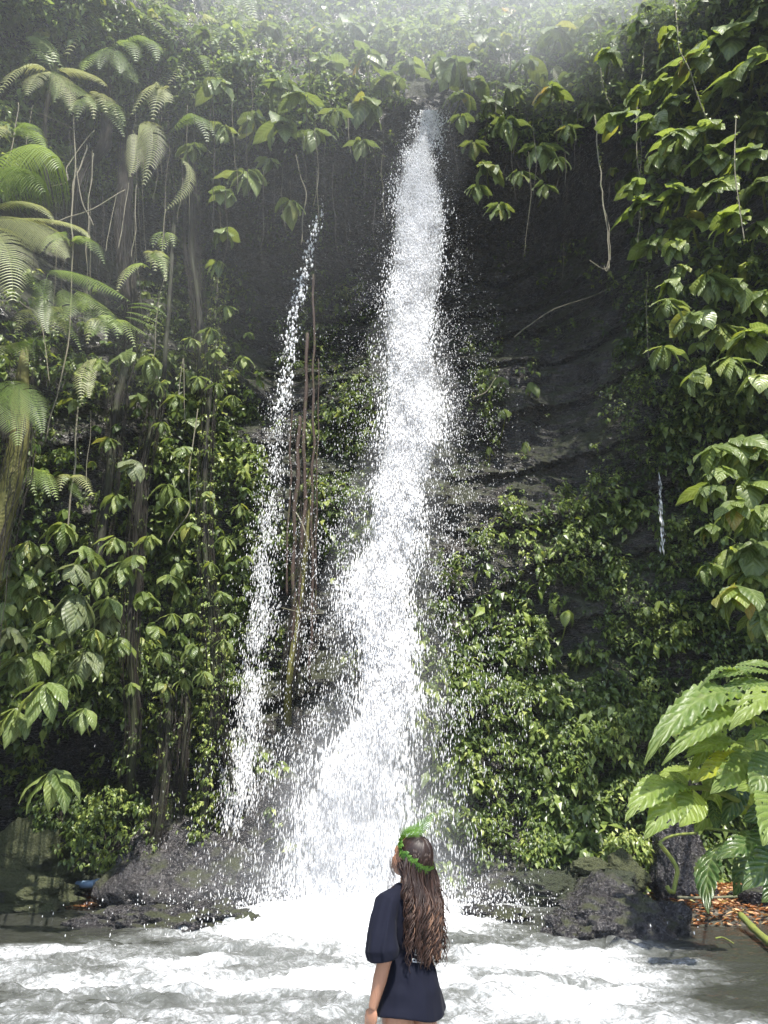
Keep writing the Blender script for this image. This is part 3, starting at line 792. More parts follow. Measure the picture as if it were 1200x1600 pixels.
dense = [(1090, 700, 200, 200, .8), (1000, 540, 42, 110, 1.0), (890, 620, 70, 120, .55), (960, 455, 50, 30, .8), (935, 518, 45, 22, .8), (1090, 950, 170, 170, 1.0), (900, 840, 95, 90, .95), (1010, 720, 60, 60, .9), (1080, 1150, 230, 150, 1.0), (930, 1180, 160, 180, 1.0),
         (790, 1000, 60, 110, .7), (760, 1180, 110, 160, .9), (690, 1050, 90, 120, .55), (620, 1150, 120, 80, .3), (810, 600, 50, 60, .7), (770, 560, 60, 60, .45), (830, 420, 70, 60, .55), (900, 410, 60, 40, .4), (760, 700, 60, 60, .4), (520, 560, 80, 170, .7), (530, 760, 60, 130, .8),
         (820, 790, 50, 40, .6), (860, 890, 60, 60, .7), (300, 600, 110, 150, .95), (330, 850, 110, 200, 1.0), (250, 1060, 110, 120, 1.0), (330, 1150, 60, 200, .7), (150, 760, 180, 160, .5), (80, 960, 150, 200, .6), (160, 1290, 110, 80, .75), (330, 480, 120, 60, .6), (400, 540, 60, 120, .5),
         (420, 940, 60, 150, .6), (100, 560, 150, 100, .45), (960, 1300, 110, 60, 1.0), (1050, 1290, 150, 70, .9), (880, 1320, 60, 50, .6), (720, 900, 60, 100, .3), (1150, 480, 130, 250, .5), (1150, 1290, 150, 100, .9), (470, 430, 60, 80, .3), (60, 1250, 80, 80, .35), (20, 1100, 80, 200, .4)]
bare = [(880, 640, 66, 110, .6), (820, 740, 60, 60, .6), (870, 470, 90, 50, .6), (860, 1045, 70, 16, .9), (820, 850, 30, 60, .5), (470, 1120, 110, 60, 1.0), (1000, 850, 40, 26, .8), (920, 560, 40, 50, .6), (930, 690, 40, 40, .5)]
M_ = 64000
px = rng.uniform(-120, 1320, M_); py = rng.uniform(380, 1400, M_)
dn_ = ell(px, py, dense) - ell(px, py, bare)
cl = .55 * noise(px * .02, py * .025, 0, 101) + .45 * noise(px * .06, py * .06, 0, 102)
keep = (dn_ * 1.0 + cl * .95 - rng.uniform(.25, 1.05, M_)) > 0
px, py, cl = px[keep], py[keep], cl[keep]
C = []; Nn = []
for a, b in zip(px, py):
    h, nr = hit(a, b); C.append(h); Nn.append(nr)
C = np.array(C); Nn = np.array(Nn)
Nn[:, 2] = np.minimum(Nn[:, 2], .2) + .1; Nn[:, 1] -= .5
Nn /= np.linalg.norm(Nn, axis=1)[:, None]
relief = .12 + .55 * sstep(-.5, .8, cl) * rng.random(len(C)) ** .7
C = C + Nn * relief[:, None]
d = np.linalg.norm(C, axis=1)
big = rng.random(len(C)) < .16
size = np.where(big, rng.uniform(.15, .24, len(C)), rng.uniform(.065, .13, len(C)))
size *= np.interp(noise(C[:, 0] * .9, C[:, 2] * .9, 0, 105), [-.6, .6], [.62, 1.45])
tint = .38 + .38 * cl - .06 * (C[:, 0] > 1) + rng.normal(0, .16, len(C)) + .15 * big
print('sprigs', len(C))
cr = sprigs('creeper_leaves', C, Nn, size, tint, 6)
tag(cr, 'small leaved creepers and seedlings covering the rock face', kind='stuff')

M_ = 1500
px = rng.uniform(250, 620, M_); py = rng.uniform(215, 400, M_); k = noise(px * .03, py * .02, 0, 108) + rng.uniform(-.6, .6, M_) > .12
C = []; Nn = []
for a, b in zip(px[k], py[k]):
    h, nr = hit(a, b); C.append(h); Nn.append(nr)
C = np.array(C); Nn = np.array(Nn) * .4 + np.array([0, -.9, 0]); Nn /= np.linalg.norm(Nn, axis=1)[:, None]
tag(sprigs('hollow_creeper', C + Nn * .2, Nn, rng.uniform(.10, .20, len(C)), rng.uniform(.1, .6, len(C)), 6), 'shaded creepers clinging inside the hollow left of the fall', kind='stuff')
# larger-leaved clumps between them, too many to count
def clumps(name, C, N, size, tint, per, mtl, label, wid=.55):
    tm = leaf_blade('tmp', None, wid, 60, nu=6, nv=1, pleat=0, seed=3)
    B = co_get(tm); q = np.zeros(len(tm.polygons) * 4, np.int32); tm.polygons.foreach_get('vertices', q); Q = q.reshape(-1, 4)
    bpy.data.meshes.remove(tm)
    c = np.repeat(C, per, 0); out = np.repeat(N, per, 0); m = len(c)
    ha = np.arctan2(out[:, 1], out[:, 0]) + np.radians(rng.uniform(-125, 125, m)); dn = np.radians(rng.uniform(5, 62, m))
    D = np.stack([np.cos(ha) * np.cos(dn), np.sin(ha) * np.cos(dn), -np.sin(dn)], -1)
    up = np.array([0, 0, 1.0]) - D * D[:, 2:3] + rng.normal(0, .25, (m, 3)); up -= D * np.sum(up * D, 1)[:, None]; up /= np.linalg.norm(up, axis=1)[:, None]
    sd_ = np.cross(up, D); S = (np.repeat(size, per) * rng.uniform(.6, 1.15, m))[:, None, None]
    V = c[:, None] + S * (B[None, :, 0:1] * D[:, None] + B[None, :, 1:2] * sd_[:, None] + B[None, :, 2:3] * up[:, None])
    F = (Q[None] + (np.arange(m) * len(B))[:, None, None]).reshape(-1, 4)
    tt = np.clip(np.repeat(tint, per) + rng.normal(0, .14, m), 0, 1)
    return tag(obj(name, mesh_np(name, V.reshape(-1, 3), F, mtl, True, {'tint': np.repeat(tt, len(B))})), label, kind='stuff')
def co_get(me):
    a = np.zeros(len(me.vertices) * 3, np.float32); me.vertices.foreach_get('co', a); return a.reshape(-1, 3).astype(float)
M_clump = leaf_material('clump_leaf', [(0, (.05, .085, .022)), (.35, (.09, .135, .036)), (.65, (.14, .19, .05)), (.88, (.20, .26, .06)), (1, (.30, .33, .09))], 'tint', .38, .34, spots=False)
def scatter(n_, box, dn, far=(.2, .9)):
    px = rng.uniform(box[0], box[2], n_); py = rng.uniform(box[1], box[3], n_)
    w = ell(px, py, dn); k = w > rng.random(n_)
    C = []; Nn = []
    for a, b in zip(px[k], py[k]):
        h, nr = hit(a, b); C.append(h); Nn.append(nr)
    C = np.array(C); Nn = np.array(Nn) * .4 + np.array([0, -.9, .1]); Nn /= np.linalg.norm(Nn, axis=1)[:, None]
    return C + Nn * rng.uniform(*far, len(C))[:, None], Nn
C, Nn = scatter(1500, (900, -80, 1340, 1000), [(1120, 250, 170, 260, 1), (1160, 60, 170, 130, 1), (1140, 520, 130, 130, .8), (1180, 750, 90, 220, .9)], (.3, 2.2))
Nn[:, 0] -= .6
clumps('wall_foliage', C, Nn, rng.uniform(.22, .36, len(C)), .5 + rng.normal(0, .2, len(C)), 8, M_clump, 'broad leaves crowding the right wall behind the nearer shrubs', .5)
C, Nn = scatter(900, (-140, 380, 480, 1180), [(60, 900, 200, 220, .8), (280, 620, 150, 170, .5), (310, 880, 110, 200, .5), (120, 560, 180, 90, .35)], (.2, 1.3))
clumps('wall_foliage', C, Nn, rng.uniform(.16, .30, len(C)), .42 + rng.normal(0, .2, len(C)), 8, M_clump, 'broad leaves crowding the left wall among the trunks')
C, Nn = scatter(1100, (-140, -100, 1000, 260), [(600, 30, 420, 110, .9), (430, 130, 190, 90, .7), (830, 90, 160, 110, .8), (100, 20, 200, 90, .5)], (.2, 1.3))
clumps('rim_shrubbery', C, Nn, rng.uniform(.20, .34, len(C)), .5 + rng.normal(0, .2, len(C)), 8, M_clump, 'broad leaved growth tumbling over the gorge rim')

# rim foliage: medium leaves in layered masses on the slope above the hollow
M_ = 20000
px = rng.uniform(-150, 1350, M_); py = rng.uniform(-120, 330, M_)
lim = np.interp(px, [-150, 300, 400, 560, 610, 720, 800, 930, 1000, 1350], [520, 420, 230, 190, 140, 150, 260, 200, 190, 400])
cl = .6 * noise(px * .016, py * .022, 0, 111) + .4 * noise(px * .05, py * .05, 0, 112)
keep = (cl + rng.uniform(-.55, .75, M_) > -.05) & (py < lim + cl * 60)
px, py, cl = px[keep], py[keep], cl[keep]
C = []; Nn = []
for a, b in zip(px, py):
    h, nr = hit(a, b); C.append(h); Nn.append(nr)
C = np.array(C); Nn = np.array(Nn)
Nn = Nn * .5 + np.array([0, -.8, .1]); Nn /= np.linalg.norm(Nn, axis=1)[:, None]
C = C + Nn * (.2 + 1.0 * sstep(-.5, .7, cl) * rng.random(len(C)))[:, None]
rim = sprigs('rim_foliage', C, Nn, rng.uniform(.13, .30, len(C)), .45 + .3 * cl, 6, mtl=M_far, slim=.42)
tag(rim, 'tangled hazy foliage over the rim of the gorge', kind='stuff')

# ------------------------------------------------------------------ hanging roots, lianas, trunks
def line_px(pts, n=30):
    """pts: (px, py, Y) in the photograph's frame -> smooth world polyline"""
    return spline([at(a, b, c) for a, b, c in pts], n)
def liana(name, pts, r, mtl, label, cat, n=30, wig=.02, k=5, group=None, parent=None, taper=(1, 1)):
    P = line_px(pts, n)
    o = np.array(P[0])
    s = np.linspace(0, 1, n)
    L = np.linalg.norm(P[-1] - P[0])
    P[:, 0] += wig * noise(s * L * 1.6, pts[0][0] * .1, 0, 121) * np.sin(np.pi * s) ** .3
    P[:, 1] += wig * noise(s * L * 1.6, pts[0][0] * .1, 5, 122)
    b = MB(); b.tube(P - o, r * np.linspace(taper[0], taper[1], n) * (1 + .25 * noise(s * L * 3, 7.7, pts[0][1] * .01, 123)), k)
    ob = obj(name, b.mesh(name, mtl), parent, o)
    if parent is None: tag(ob, label, cat, group)
    return ob, P
def with_leaflets(name, pts, r, mtl, label, cat, size=.05, gap=.12, n=40, tint=.7, wig=.03):
    """a vine whose leaflets are one part"""
    P0 = at(*pts[0])
    root = tag(empty(name, P0), label, cat)
    P = line_px(pts, n) - np.array(P0)
    b = MB(); b.tube(P, r, 5); obj('stem', b.mesh('stem', mtl), root)
    L = np.linalg.norm(np.diff(P, axis=0), axis=1).sum(); m = max(4, int(L / gap))
    q = P[np.linspace(0, n - 1, m).astype(int)]
    Nn = np.stack([rng.normal(0, 1, m), -np.abs(rng.normal(0, .6, m)) - .2, np.zeros(m)], -1); Nn /= np.linalg.norm(Nn, axis=1)[:, None]
    o = sprigs('foliage', q, Nn, np.full(m, size), np.full(m, tint), 3, parent=root)
    tag(o, kind='stuff')
    return root

def trunk(name, pts, r, mtl, label, cat='tree', n=60, k=14, leafy=0, shag=0, tint=.45, ls=.09, runon=True):
    (ax, ay, aY), (bx, by, bY) = pts[0], pts[-1]
    if runon: pts = [(ax + 8, ay - 130, aY + 2.2), (ax + 2, ay - 45, aY + .5)] + list(pts) + [(bx - 2, by + 60, bY + .6), (bx, by + 130, bY + 1.8)]
    P0 = at(*pts[0])
    root = tag(empty(name, P0), label, cat)
    P = line_px(pts, n) - np.array(P0)
    s = np.linspace(0, 1, n); th = np.linspace(0, 2 * np.pi, k, endpoint=False)
    rr = r * (1 if r > .154 else .5) * ((1 + .3 * s ** 3) * (sstep(-.02, .14, s) * .6 + .4) * (1 - .5 * sstep(.88, 1, s)))[:, None] * (1 + .22 * noise(np.cos(th)[None] * 2, np.sin(th)[None] * 2, s[:, None] * 9 + pts[0][0], 131) + .08 * noise(np.cos(th)[None] * 6, np.sin(th)[None] * 6, s[:, None] * 40, 132))
    V = P[:, None, :] + np.stack([rr * np.cos(th), rr * np.sin(th), 0 * rr], -1)
    caps = [[0, i + 1, i] for i in range(1, k - 1)]
    obj('trunk', mesh_np('trunk', V.reshape(-1, 3), [grid_faces(n, k, 0, True), np.array(caps)], mtl), root)
    if shag:                        # thin aerial roots clinging to and hanging from the trunk
        b = MB()
        for i in range(shag):
            a = rng.uniform(0, 2 * np.pi); i0 = rng.integers(0, n // 2); i1 = min(n - 1, i0 + rng.integers(n // 5, n // 2))
            q = P[i0:i1 + 1:2]
            if len(q) < 3: continue
            off = np.array([math.cos(a), math.sin(a), 0]) * r * rng.uniform(.95, 1.7)
            q = q + off + rng.normal(0, r * .12, q.shape)
            b.tube(q, rng.uniform(.003, .007), 3)
        tag(obj('clinging_roots', b.mesh('clinging_roots', M_root), root), kind='stuff')
    if leafy:
        i = rng.integers(0, n, leafy); a = rng.uniform(0, 2 * np.pi, leafy)
        Nn = np.stack([np.cos(a), -np.abs(np.sin(a)), 0 * a], -1)
        C = P[i] + Nn * r * rng.uniform(.9, 2.2, leafy)[:, None] + rng.normal(0, .05, (leafy, 3))
        tag(sprigs('foliage', C, Nn, rng.uniform(.6, 1.2, leafy) * ls, tint + rng.normal(0, .15, leafy), 5, parent=root), kind='stuff')
    return root

trunk('jungle_tree', [(31, 672, 10.9), (24, 730, 10.9), (8, 800, 10.8), (-14, 880, 10.7), (-30, 1010, 10.6), (-40, 1300, 10.4)], .155, M_moss_trunk, 'thick yellow-mossed trunk at the left edge under the ribbed fern frond', shag=60)
trunk('jungle_tree', [(296, 250, 15.4), (298, 330, 15.1), (300, 400, 14.9), (310, 470, 14.8), (314, 560, 14.8)], .13, M_bark, 'bare grey-green trunk rising behind the curled fern frond', shag=90)
trunk('jungle_tree', [(196, 285, 14.2), (192, 350, 14.0), (198, 430, 13.9), (205, 490, 13.9)], .11, M_root, 'shaggy brown trunk hung with thin roots below the pale hanging frond', shag=220)
trunk('jungle_tree', [(168, 105, 14.6), (166, 160, 14.4), (163, 225, 14.2), (135, 262, 14.0), (120, 310, 13.9)], .085, M_root, 'leaning trunk of roots below the cluster of drooping fern fronds', shag=120)
trunk('jungle_tree', [(268, 420, 14.9), (264, 480, 14.8), (258, 560, 14.7)], .09, M_bark, 'slim mossy trunk left of the bare grey-green one')
trunk('jungle_tree', [(205, 540, 14.4), (185, 620, 14.3), (176, 700, 14.2), (165, 800, 14.2), (150, 900, 14.2)], .15, M_bark, 'broad shaded trunk behind the grey leaf cluster', shag=60, leafy=60)
trunk('jungle_tree', [(243, 640, 14.6), (222, 740, 14.5), (212, 860, 14.4), (203, 1000, 14.3), (210, 1130, 14.3), (205, 1200, 14.3)], .12, M_bark, 'mossy trunk leaning through the creepers at left centre', shag=70, leafy=120)
trunk('jungle_tree', [(333, 560, 14.6), (322, 700, 14.3), (320, 850, 14.2), (330, 980, 14.1), (334, 1090, 14.1), (322, 1190, 14.2), (316, 1290, 14.3)], .10, M_bark, 'tall slim trunk sheathed in small bright climber leaves left of the thin waterfall', shag=60, leafy=720, tint=.75, ls=.085)
trunk('jungle_tree', [(262, 1135, 14.4), (255, 1230, 14.3), (243, 1330, 14.3)], .11, M_bark, 'thick mossy stem ending just above the large rounded boulder', shag=60, leafy=110, tint=.5)
trunk('jungle_tree', [(290, 1130, 14.7), (283, 1230, 14.6), (274, 1330, 14.6)], .07, M_bark, 'thin dark stem right of the thick mossy stem', shag=40, leafy=30)
trunk('jungle_tree', [(482, 810, 15.1), (474, 900, 15.0), (462, 990, 14.9), (452, 1060, 14.8)], .12, M_moss_trunk, 'short mossy trunk between the reddish roots beside the main fall', shag=70)
trunk('jungle_tree', [(345, 1080, 14.4), (352, 1160, 14.4), (362, 1230, 14.5)], .06, M_bark, 'crooked mossy stem leaning to the thin waterfall', shag=30, leafy=30)
for i, (pts, r, lab) in enumerate([
    ([(490, 430, 15.2), (489, 620, 15.0), (488, 830, 14.9), (484, 1060, 14.8)], .030, 'long straight reddish root, rightmost beside the main fall'),
    ([(480, 520, 15.2), (476, 700, 15.0), (470, 900, 14.9), (462, 1050, 14.8)], .040, 'reddish root next to the rightmost, thick and slightly bent'),
    ([(468, 650, 15.2), (462, 800, 15.0), (458, 950, 14.9), (452, 1055, 14.8)], .045, 'thickest reddish brown root by the mossy short trunk'),
    ([(456, 640, 15.2), (452, 760, 15.1), (449, 930, 15.0)], .022, 'thin reddish root just right of the thin waterfall'),
    ([(497, 560, 15.3), (496, 760, 15.1), (494, 980, 15.0)], .014, 'thin dark root right of all the reddish roots')]):
    liana('hanging_root', pts, r, M_root_red, lab, 'root', 50, .05, 7)
liana('fallen_twig', [(462, 800, 14.7), (476, 828, 14.6), (486, 862, 14.6)], .014, M_root_pale, 'short pale twig caught across the reddish roots', 'twig', 12)
liana('fallen_twig', [(440, 950, 14.6), (478, 958, 14.5), (506, 958, 14.5)], .009, M_root_pale, 'fine curved twig sticking out at the short mossy trunk', 'twig', 12)
liana('bare_branch', [(803, 527, 15.6), (822, 512, 15.5), (862, 484, 15.4), (920, 464, 15.4), (958, 447, 15.5)], .012, M_root_pale, 'long bare branch lying aslant over the bare rock at right', 'branch', 30, .03, 6, taper=(1.3, .7))
liana('bare_branch', [(775, 590, 15.3), (760, 612, 15.3), (738, 622, 15.3)], .014, M_root_pale, 'short arched twig right of the main fall at mid height', 'branch', 14)
# the long root dangling before the dark hollow
P0 = at(930, 180, 12.9)
root = tag(empty('dangling_root', P0), 'long pale dangling root with a hooked end before the dark hollow at right', 'root')
for nm, pts, r in (('stem', [(930, 180, 12.9), (933, 220, 12.9), (938, 262, 12.9), (941, 305, 12.9), (949, 360, 12.9), (951, 400, 12.9), (952, 423, 12.9)], .016),
                   ('hook', [(950, 408, 12.9), (947, 420, 12.9), (938, 418, 12.9), (921, 407, 12.9)], .010),
                   ('side_root', [(942, 320, 12.9), (950, 345, 12.88), (953, 385, 12.86), (953, 408, 12.86)], .008),
                   ('side_root', [(952, 412, 12.9), (948, 424, 12.9), (944, 416, 12.9)], .009)):
    P = line_px(pts, 26); P[:, 0] += .02 * noise(P[:, 2] * 4, 1, 0, 141)
    b = MB(); b.tube(P - np.array(P0), r, 5); obj(nm, b.mesh(nm, M_root_pale), root)
C = line_px([(934, 228, 12.9), (939, 262, 12.9)], 7) - np.array(P0)
tag(sprigs('foliage', C, np.tile([[0, -1, 0]], (7, 1)), np.full(7, .07), np.full(7, .9), 3, parent=root, cone=90), kind='stuff')
with_leaflets('climbing_vine', [(1050, -40, 10.6), (1058, 40, 10.5), (1062, 78, 10.5), (1077, 108, 10.5), (1090, 150, 10.6), (1104, 186, 10.7)], .012, M_root_pale, 'pale knotted vine slanting down among leaves at upper right corner', 'vine', .09, .16)
with_leaflets('climbing_vine', [(1008, 40, 12.2), (1004, 110, 12.1), (996, 160, 12.0), (995, 240, 12.0), (1002, 300, 12.0), (996, 385, 12.0)], .010, M_root_pale, 'upright pale vine with tiny leaves left of the right-hand shrubs', 'vine', .10, .22)
with_leaflets('climbing_vine', [(939, 40, 13.2), (938, 100, 13.1), (944, 140, 13.1), (954, 165, 13.1)], .011, M_root_pale, 'short vine with bright leaflets above the dangling root', 'vine', .11, .12)
with_leaflets('climbing_vine', [(1150, 180, 9.5), (1148, 260, 9.4), (1155, 320, 9.4), (1163, 375, 9.4)], .009, M_root_pale, 'thin pale vine over the sunlit leaves at the right edge', 'vine', .07, .3)
with_leaflets('climbing_vine', [(1012, 430, 12.6), (1010, 480, 12.5), (1013, 560, 12.5)], .008, M_root_pale, 'thin upright vine beside the narrow column of creeper', 'vine', .09, .18)
lp = [([(28, 160, 12.6), (24, 205, 12.6), (12, 250, 12.5), (4, 275, 12.5)], .012, 'wavy pale liana at the left edge above the yellow-green frond'),
      ([(52, 165, 12.7), (46, 210, 12.7), (42, 226, 12.7)], .009, 'short pale liana hooked at its end, upper left'),
      ([(115, 180, 12.8), (117, 260, 12.7), (113, 330, 12.6), (115, 400, 12.5), (108, 520, 12.5), (92, 610, 12.5), (70, 690, 12.5)], .014, 'very long pale liana running down past the pale fern fronds'),
      ([(148, 205, 12.9), (118, 240, 12.8), (106, 262, 12.7), (108, 285, 12.7), (80, 292, 12.7)], .013, 'looping pale liana in the tangle at upper left'),
      ([(135, 225, 12.9), (125, 262, 12.8), (112, 300, 12.7), (111, 350, 12.6)], .016, 'thick pale liana crossing the tangle at upper left'),
      ([(120, 262, 12.7), (128, 310, 12.6), (138, 340, 12.6), (146, 352, 12.6)], .010, 'fine liana ending in a bare tip beside the tangle'),
      ([(60, 175, 13.0), (90, 188, 13.0), (114, 200, 13.0)], .010, 'nearly level pale twig joining two lianas'),
      ([(80, 352, 12.4), (100, 340, 12.5), (140, 325, 12.6), (195, 295, 12.8)], .013, 'slanting bare branch behind the pale fern fronds'),
      ([(146, 240, 13.0), (140, 320, 12.9), (135, 400, 12.8), (137, 470, 12.8)], .011, 'straight thin liana left of the shaggy brown trunk'),
      ([(183, 300, 13.0), (172, 360, 12.9), (165, 395, 12.9)], .008, 'thin straight root slanting down below mid tangle'),
      ([(200, 285, 13.2), (192, 340, 13.1), (186, 390, 13.1)], .009, 'root hanging from the tip of the big pale frond, left one'),
      ([(214, 290, 13.2), (212, 350, 13.1), (205, 400, 13.1)], .009, 'root hanging from the tip of the big pale frond, right one'),
      ([(258, 328, 13.6), (256, 400, 13.6), (250, 470, 13.5), (240, 560, 13.5)], .008, 'long thin root below the narrow curled frond'),
      ([(122, 635, 12.9), (118, 700, 12.9), (112, 760, 12.8), (104, 830, 12.8)], .018, 'ribbed pale liana standing upright below the brownish fern'),
      ([(140, 640, 13.2), (138, 700, 13.2), (132, 780, 13.2)], .007, 'hair-thin liana beside the ribbed upright one'),
      ([(310, 640, 13.9), (300, 720, 13.8), (292, 800, 13.8), (262, 850, 13.8)], .012, 'bent liana within the creepers at left centre'),
      ([(290, 660, 13.9), (288, 560, 14.0), (278, 620, 13.9)], .008, 'small looped liana within the creepers at left'),
      ([(78, 600, 12.6), (60, 500, 12.7), (30, 470, 12.7)], .010, 'arched liana behind the dark ferns at left'),
      ([(470, 380, 15.0), (476, 300, 15.0), (462, 240, 14.9)], .016, 'green stalk holding the leaf cluster beside the thin waterfall'),
      ([(545, 165, 14.6), (545, 200, 14.6), (548, 240, 14.6)], .012, 'short stalk dangling from the leaf cluster left of the main fall')]
for pts, r, lab in lp:
    liana('hanging_liana', pts, r, M_root_pale, lab, 'liana', 34, .05, 5)
for i in range(150):          # curtain of hair-thin roots below the rim
    x = random.choice([random.uniform(5, 340), random.uniform(5, 340), random.uniform(340, 600), random.uniform(700, 1000)])
    y0 = random.uniform(20, 330); ln = random.uniform(60, 260) if x < 340 else random.uniform(50, 170)
    Yd = random.uniform(13.2, 15.2)
    liana('root_strand', [(x, y0, Yd + .3), (x + random.uniform(-5, 5), y0 + ln * .5, Yd + .1), (x + random.uniform(-9, 9), y0 + ln, Yd)], random.uniform(.004, .009), random.choice([M_root, M_root, M_root_pale]),
          'hair-thin aerial root hanging straight down below the gorge rim', 'root', 12, .05, 3, group='curtain of thin aerial roots below the rim')

def low_shrub(px, py, Y, w, h, nspr, label, tint, size):
    c0 = at(px, py, Y); root = tag(empty('leafy_shrub', (c0.x, c0.y, max(0, c0.z - h * .6))), label, 'shrub')
    o = np.array(root.location)
    q = rng.normal(0, 1, (nspr, 3)); q /= np.linalg.norm(q, axis=1)[:, None]; q *= rng.uniform(.55, 1, nspr)[:, None]
    q = q * (1 + .35 * noise(q[:, 0] * 3, q[:, 2] * 3, px, 211))[:, None]
    C = q * np.array([w, .45 * w, h]) + np.array(c0) - o
    N = q * [1, 1, .3] + [0, -.6, .2]; N /= np.linalg.norm(N, axis=1)[:, None]
    tag(sprigs('foliage', C, N, rng.uniform(.7, 1.3, nspr) * size, tint + rng.normal(0, .17, nspr), 6, parent=root), kind='stuff')
    b = MB()
    for k in range(9):
        e = C[rng.integers(nspr)]; b.tube(bez((rng.normal(0, .1), .1, 0), (e[0] * .3, .1, e[2] * .7), e, 8), np.linspace(.014, .004, 8), 4)
    obj('branches', b.mesh('branches', M_root), root)
low_shrub(175, 1290, 14.5, 1.0, .72, 330, 'low shrub with fresh green leaves over the debris at left foot', .62, .11)
low_shrub(95, 1270, 14.9, .7, .55, 160, 'darker shrub in the hollow left of the fresh green one', .35, .10)
low_shrub(985, 1322, 13.9, .55, .32, 150, 'bright little shrub just above the mossy stones at right', .8, .11)
low_shrub(832, 1325, 14.6, .30, .25, 60, 'small shrub at the cliff foot right of the spray', .6, .10)

# ------------------------------------------------------------------ ferns
def frond_mesh(P, wid, npairs=34, mtl=M_fern, hint=(0, -.55, 1), droop=.45, seg=5, fill=.62, rr=.006, sweep=.30, serr=0):
    """P: rachis points; pinnae both sides, hanging a little"""
    P = np.asarray(P, float)
    n = len(P)
    b = MB()
    b.tube(P, rr * np.linspace(1.2, .4, n), 4)
    g = rng
    Ltot = np.linalg.norm(np.diff(P, axis=0), axis=1).sum()
    for i in range(npairs):
        t = .10 + .90 * (i + .5) / npairs
        f = t * (n - 1); j = min(int(f), n - 2); p = P[j] * (1 - f + j) + P[j + 1] * (f - j)
        tg = P[j + 1] - P[j]; tg /= np.linalg.norm(tg)
        h = np.array(hint, float); h -= tg * h.dot(tg); h /= np.linalg.norm(h) + 1e-9
        s_ = np.cross(tg, h)
        w = wid * math.sin(math.pi * (t * .86 + .10)) ** .65 * (1 - .5 * max(0, t - .7) / .3) * g.uniform(.92, 1.05)
        pw = Ltot / npairs * fill
        for sd in (-1, 1):
            if g.random() < .02: continue
            u = np.linspace(0, 1, seg)[:, None]
            dirv = s_ * sd * math.cos(sweep) + tg * math.sin(sweep)
            c = p + dirv * w * u + np.array([0, 0, -1]) * droop * w * u ** 2 + h * .06 * w * np.sin(u * 3)
            ww = pw * .5 * (1 - u ** 1.6) ** .6 * (1 + serr * np.where(np.arange(seg)[:, None] % 2, .5, -.35)) + .0006
            V = np.stack([c + tg * ww, c - tg * ww - np.array([0, 0, .3]) * ww], 1).reshape(-1, 3)
            q = [[2 * k, 2 * k + 1, 2 * k + 3, 2 * k + 2] for k in range(seg - 1)]
            b.add(V, np.array(q))
    return b.mesh('frond', mtl)
def frond_px(root, base, mid, tip, wid_px, npairs=34, mtl=M_fern, **k):
    """base, mid, tip: (px, py, Y); width in photograph pixels"""
    A, B, C = at(*base), at(*mid), at(*tip)
    P = bez(A, 2 * B - (A + C) * .5, C, 16) - np.array(root.location)
    d = (B - EYE).length
    npairs = max(9, int(np.linalg.norm(np.diff(P, axis=0), axis=1).sum() / d * 1200 / 4.0))
    k.setdefault('fill', .52)
    me = frond_mesh(P, wid_px / 1200 * d * 1.05, npairs, mtl, **k)
    return obj('frond', me, root)
def fern(name, px, py, Y, label, fronds, cat='fern', trunkpts=None, tr=.06):
    root = tag(empty(name, at(px, py, Y)), label, cat)
    for f in fronds: frond_px(root, *f[:5], **(f[5] if len(f) > 5 else {}))
    if trunkpts:
        P = line_px(trunkpts, 20) - np.array(root.location)
        b = MB(); b.tube(P, tr * (1 + .15 * noise(np.arange(20.), 1, 0, 151)), 8); obj('trunk', b.mesh('trunk', M_root), root)
    return root
dry = {'mtl': M_fern_dry}
fern('tree_fern', 175, 78, 13.4, 'tree fern with a star of drooping fronds on the leaning root trunk, upper left', [
    ((175, 78, 13.4), (160, 82, 13.1), (155, 108, 12.9), 13, 22), ((178, 76, 13.4), (186, 88, 13.0), (188, 114, 12.8), 15, 22), ((180, 75, 13.4), (205, 66, 13.1), (212, 96, 12.9), 15, 24),
    ((182, 74, 13.4), (230, 60, 13.2), (246, 95, 13.0), 16, 26), ((180, 72, 13.4), (150, 20, 13.3), (104, 85, 13.0), 30, 36, dry), ((180, 70, 13.4), (165, 8, 13.4), (120, 28, 13.2), 22, 34),
    ((184, 70, 13.4), (215, 22, 13.4), (272, 62, 13.2), 22, 38), ((180, 72, 13.4), (200, 105, 13.3), (215, 130, 13.1), 14, 22), ((176, 74, 13.4), (145, 85, 13.2), (128, 112, 13.0), 14, 22)],
    'tree fern', [(175, 82, 13.5), (172, 120, 13.9), (168, 150, 14.3)])
fern('tree_fern', 82, 112, 12.8, 'tree fern with broad pale fronds spreading at the far upper left', [
    ((82, 115, 12.8), (35, 105, 12.5), (-2, 146, 12.3), 20, 34, dry), ((82, 115, 12.8), (58, 118, 12.5), (42, 148, 12.2), 17, 26, dry), ((84, 115, 12.8), (105, 130, 12.5), (110, 172, 12.2), 17, 26, dry),
    ((84, 113, 12.8), (130, 112, 12.5), (166, 135, 12.3), 20, 32, dry), ((84, 116, 12.8), (125, 140, 12.5), (150, 170, 12.3), 15, 26), ((82, 112, 12.8), (62, 60, 12.8), (100, 108, 12.6), 16, 28),
    ((80, 110, 12.8), (60, 82, 12.8), (36, 98, 12.7), 14, 24), ((84, 112, 12.8), (70, 62, 12.9), (45, 58, 12.7), 15, 26), ((84, 112, 12.8), (92, 125, 12.5), (85, 160, 12.3), 13, 22)],
    'tree fern', [(82, 118, 12.9), (70, 200, 13.3), (75, 320, 13.6)], .05)
fern('hanging_fern', 262, 168, 13.4, 'pale folded frond pair hanging in sunlight over the shaggy trunk', [
    ((258, 175, 13.5), (242, 132, 13.3), (205, 180, 13.1), 17, 36, dry), ((258, 175, 13.5), (252, 138, 13.3), (238, 188, 13.1), 18, 34, dry)])
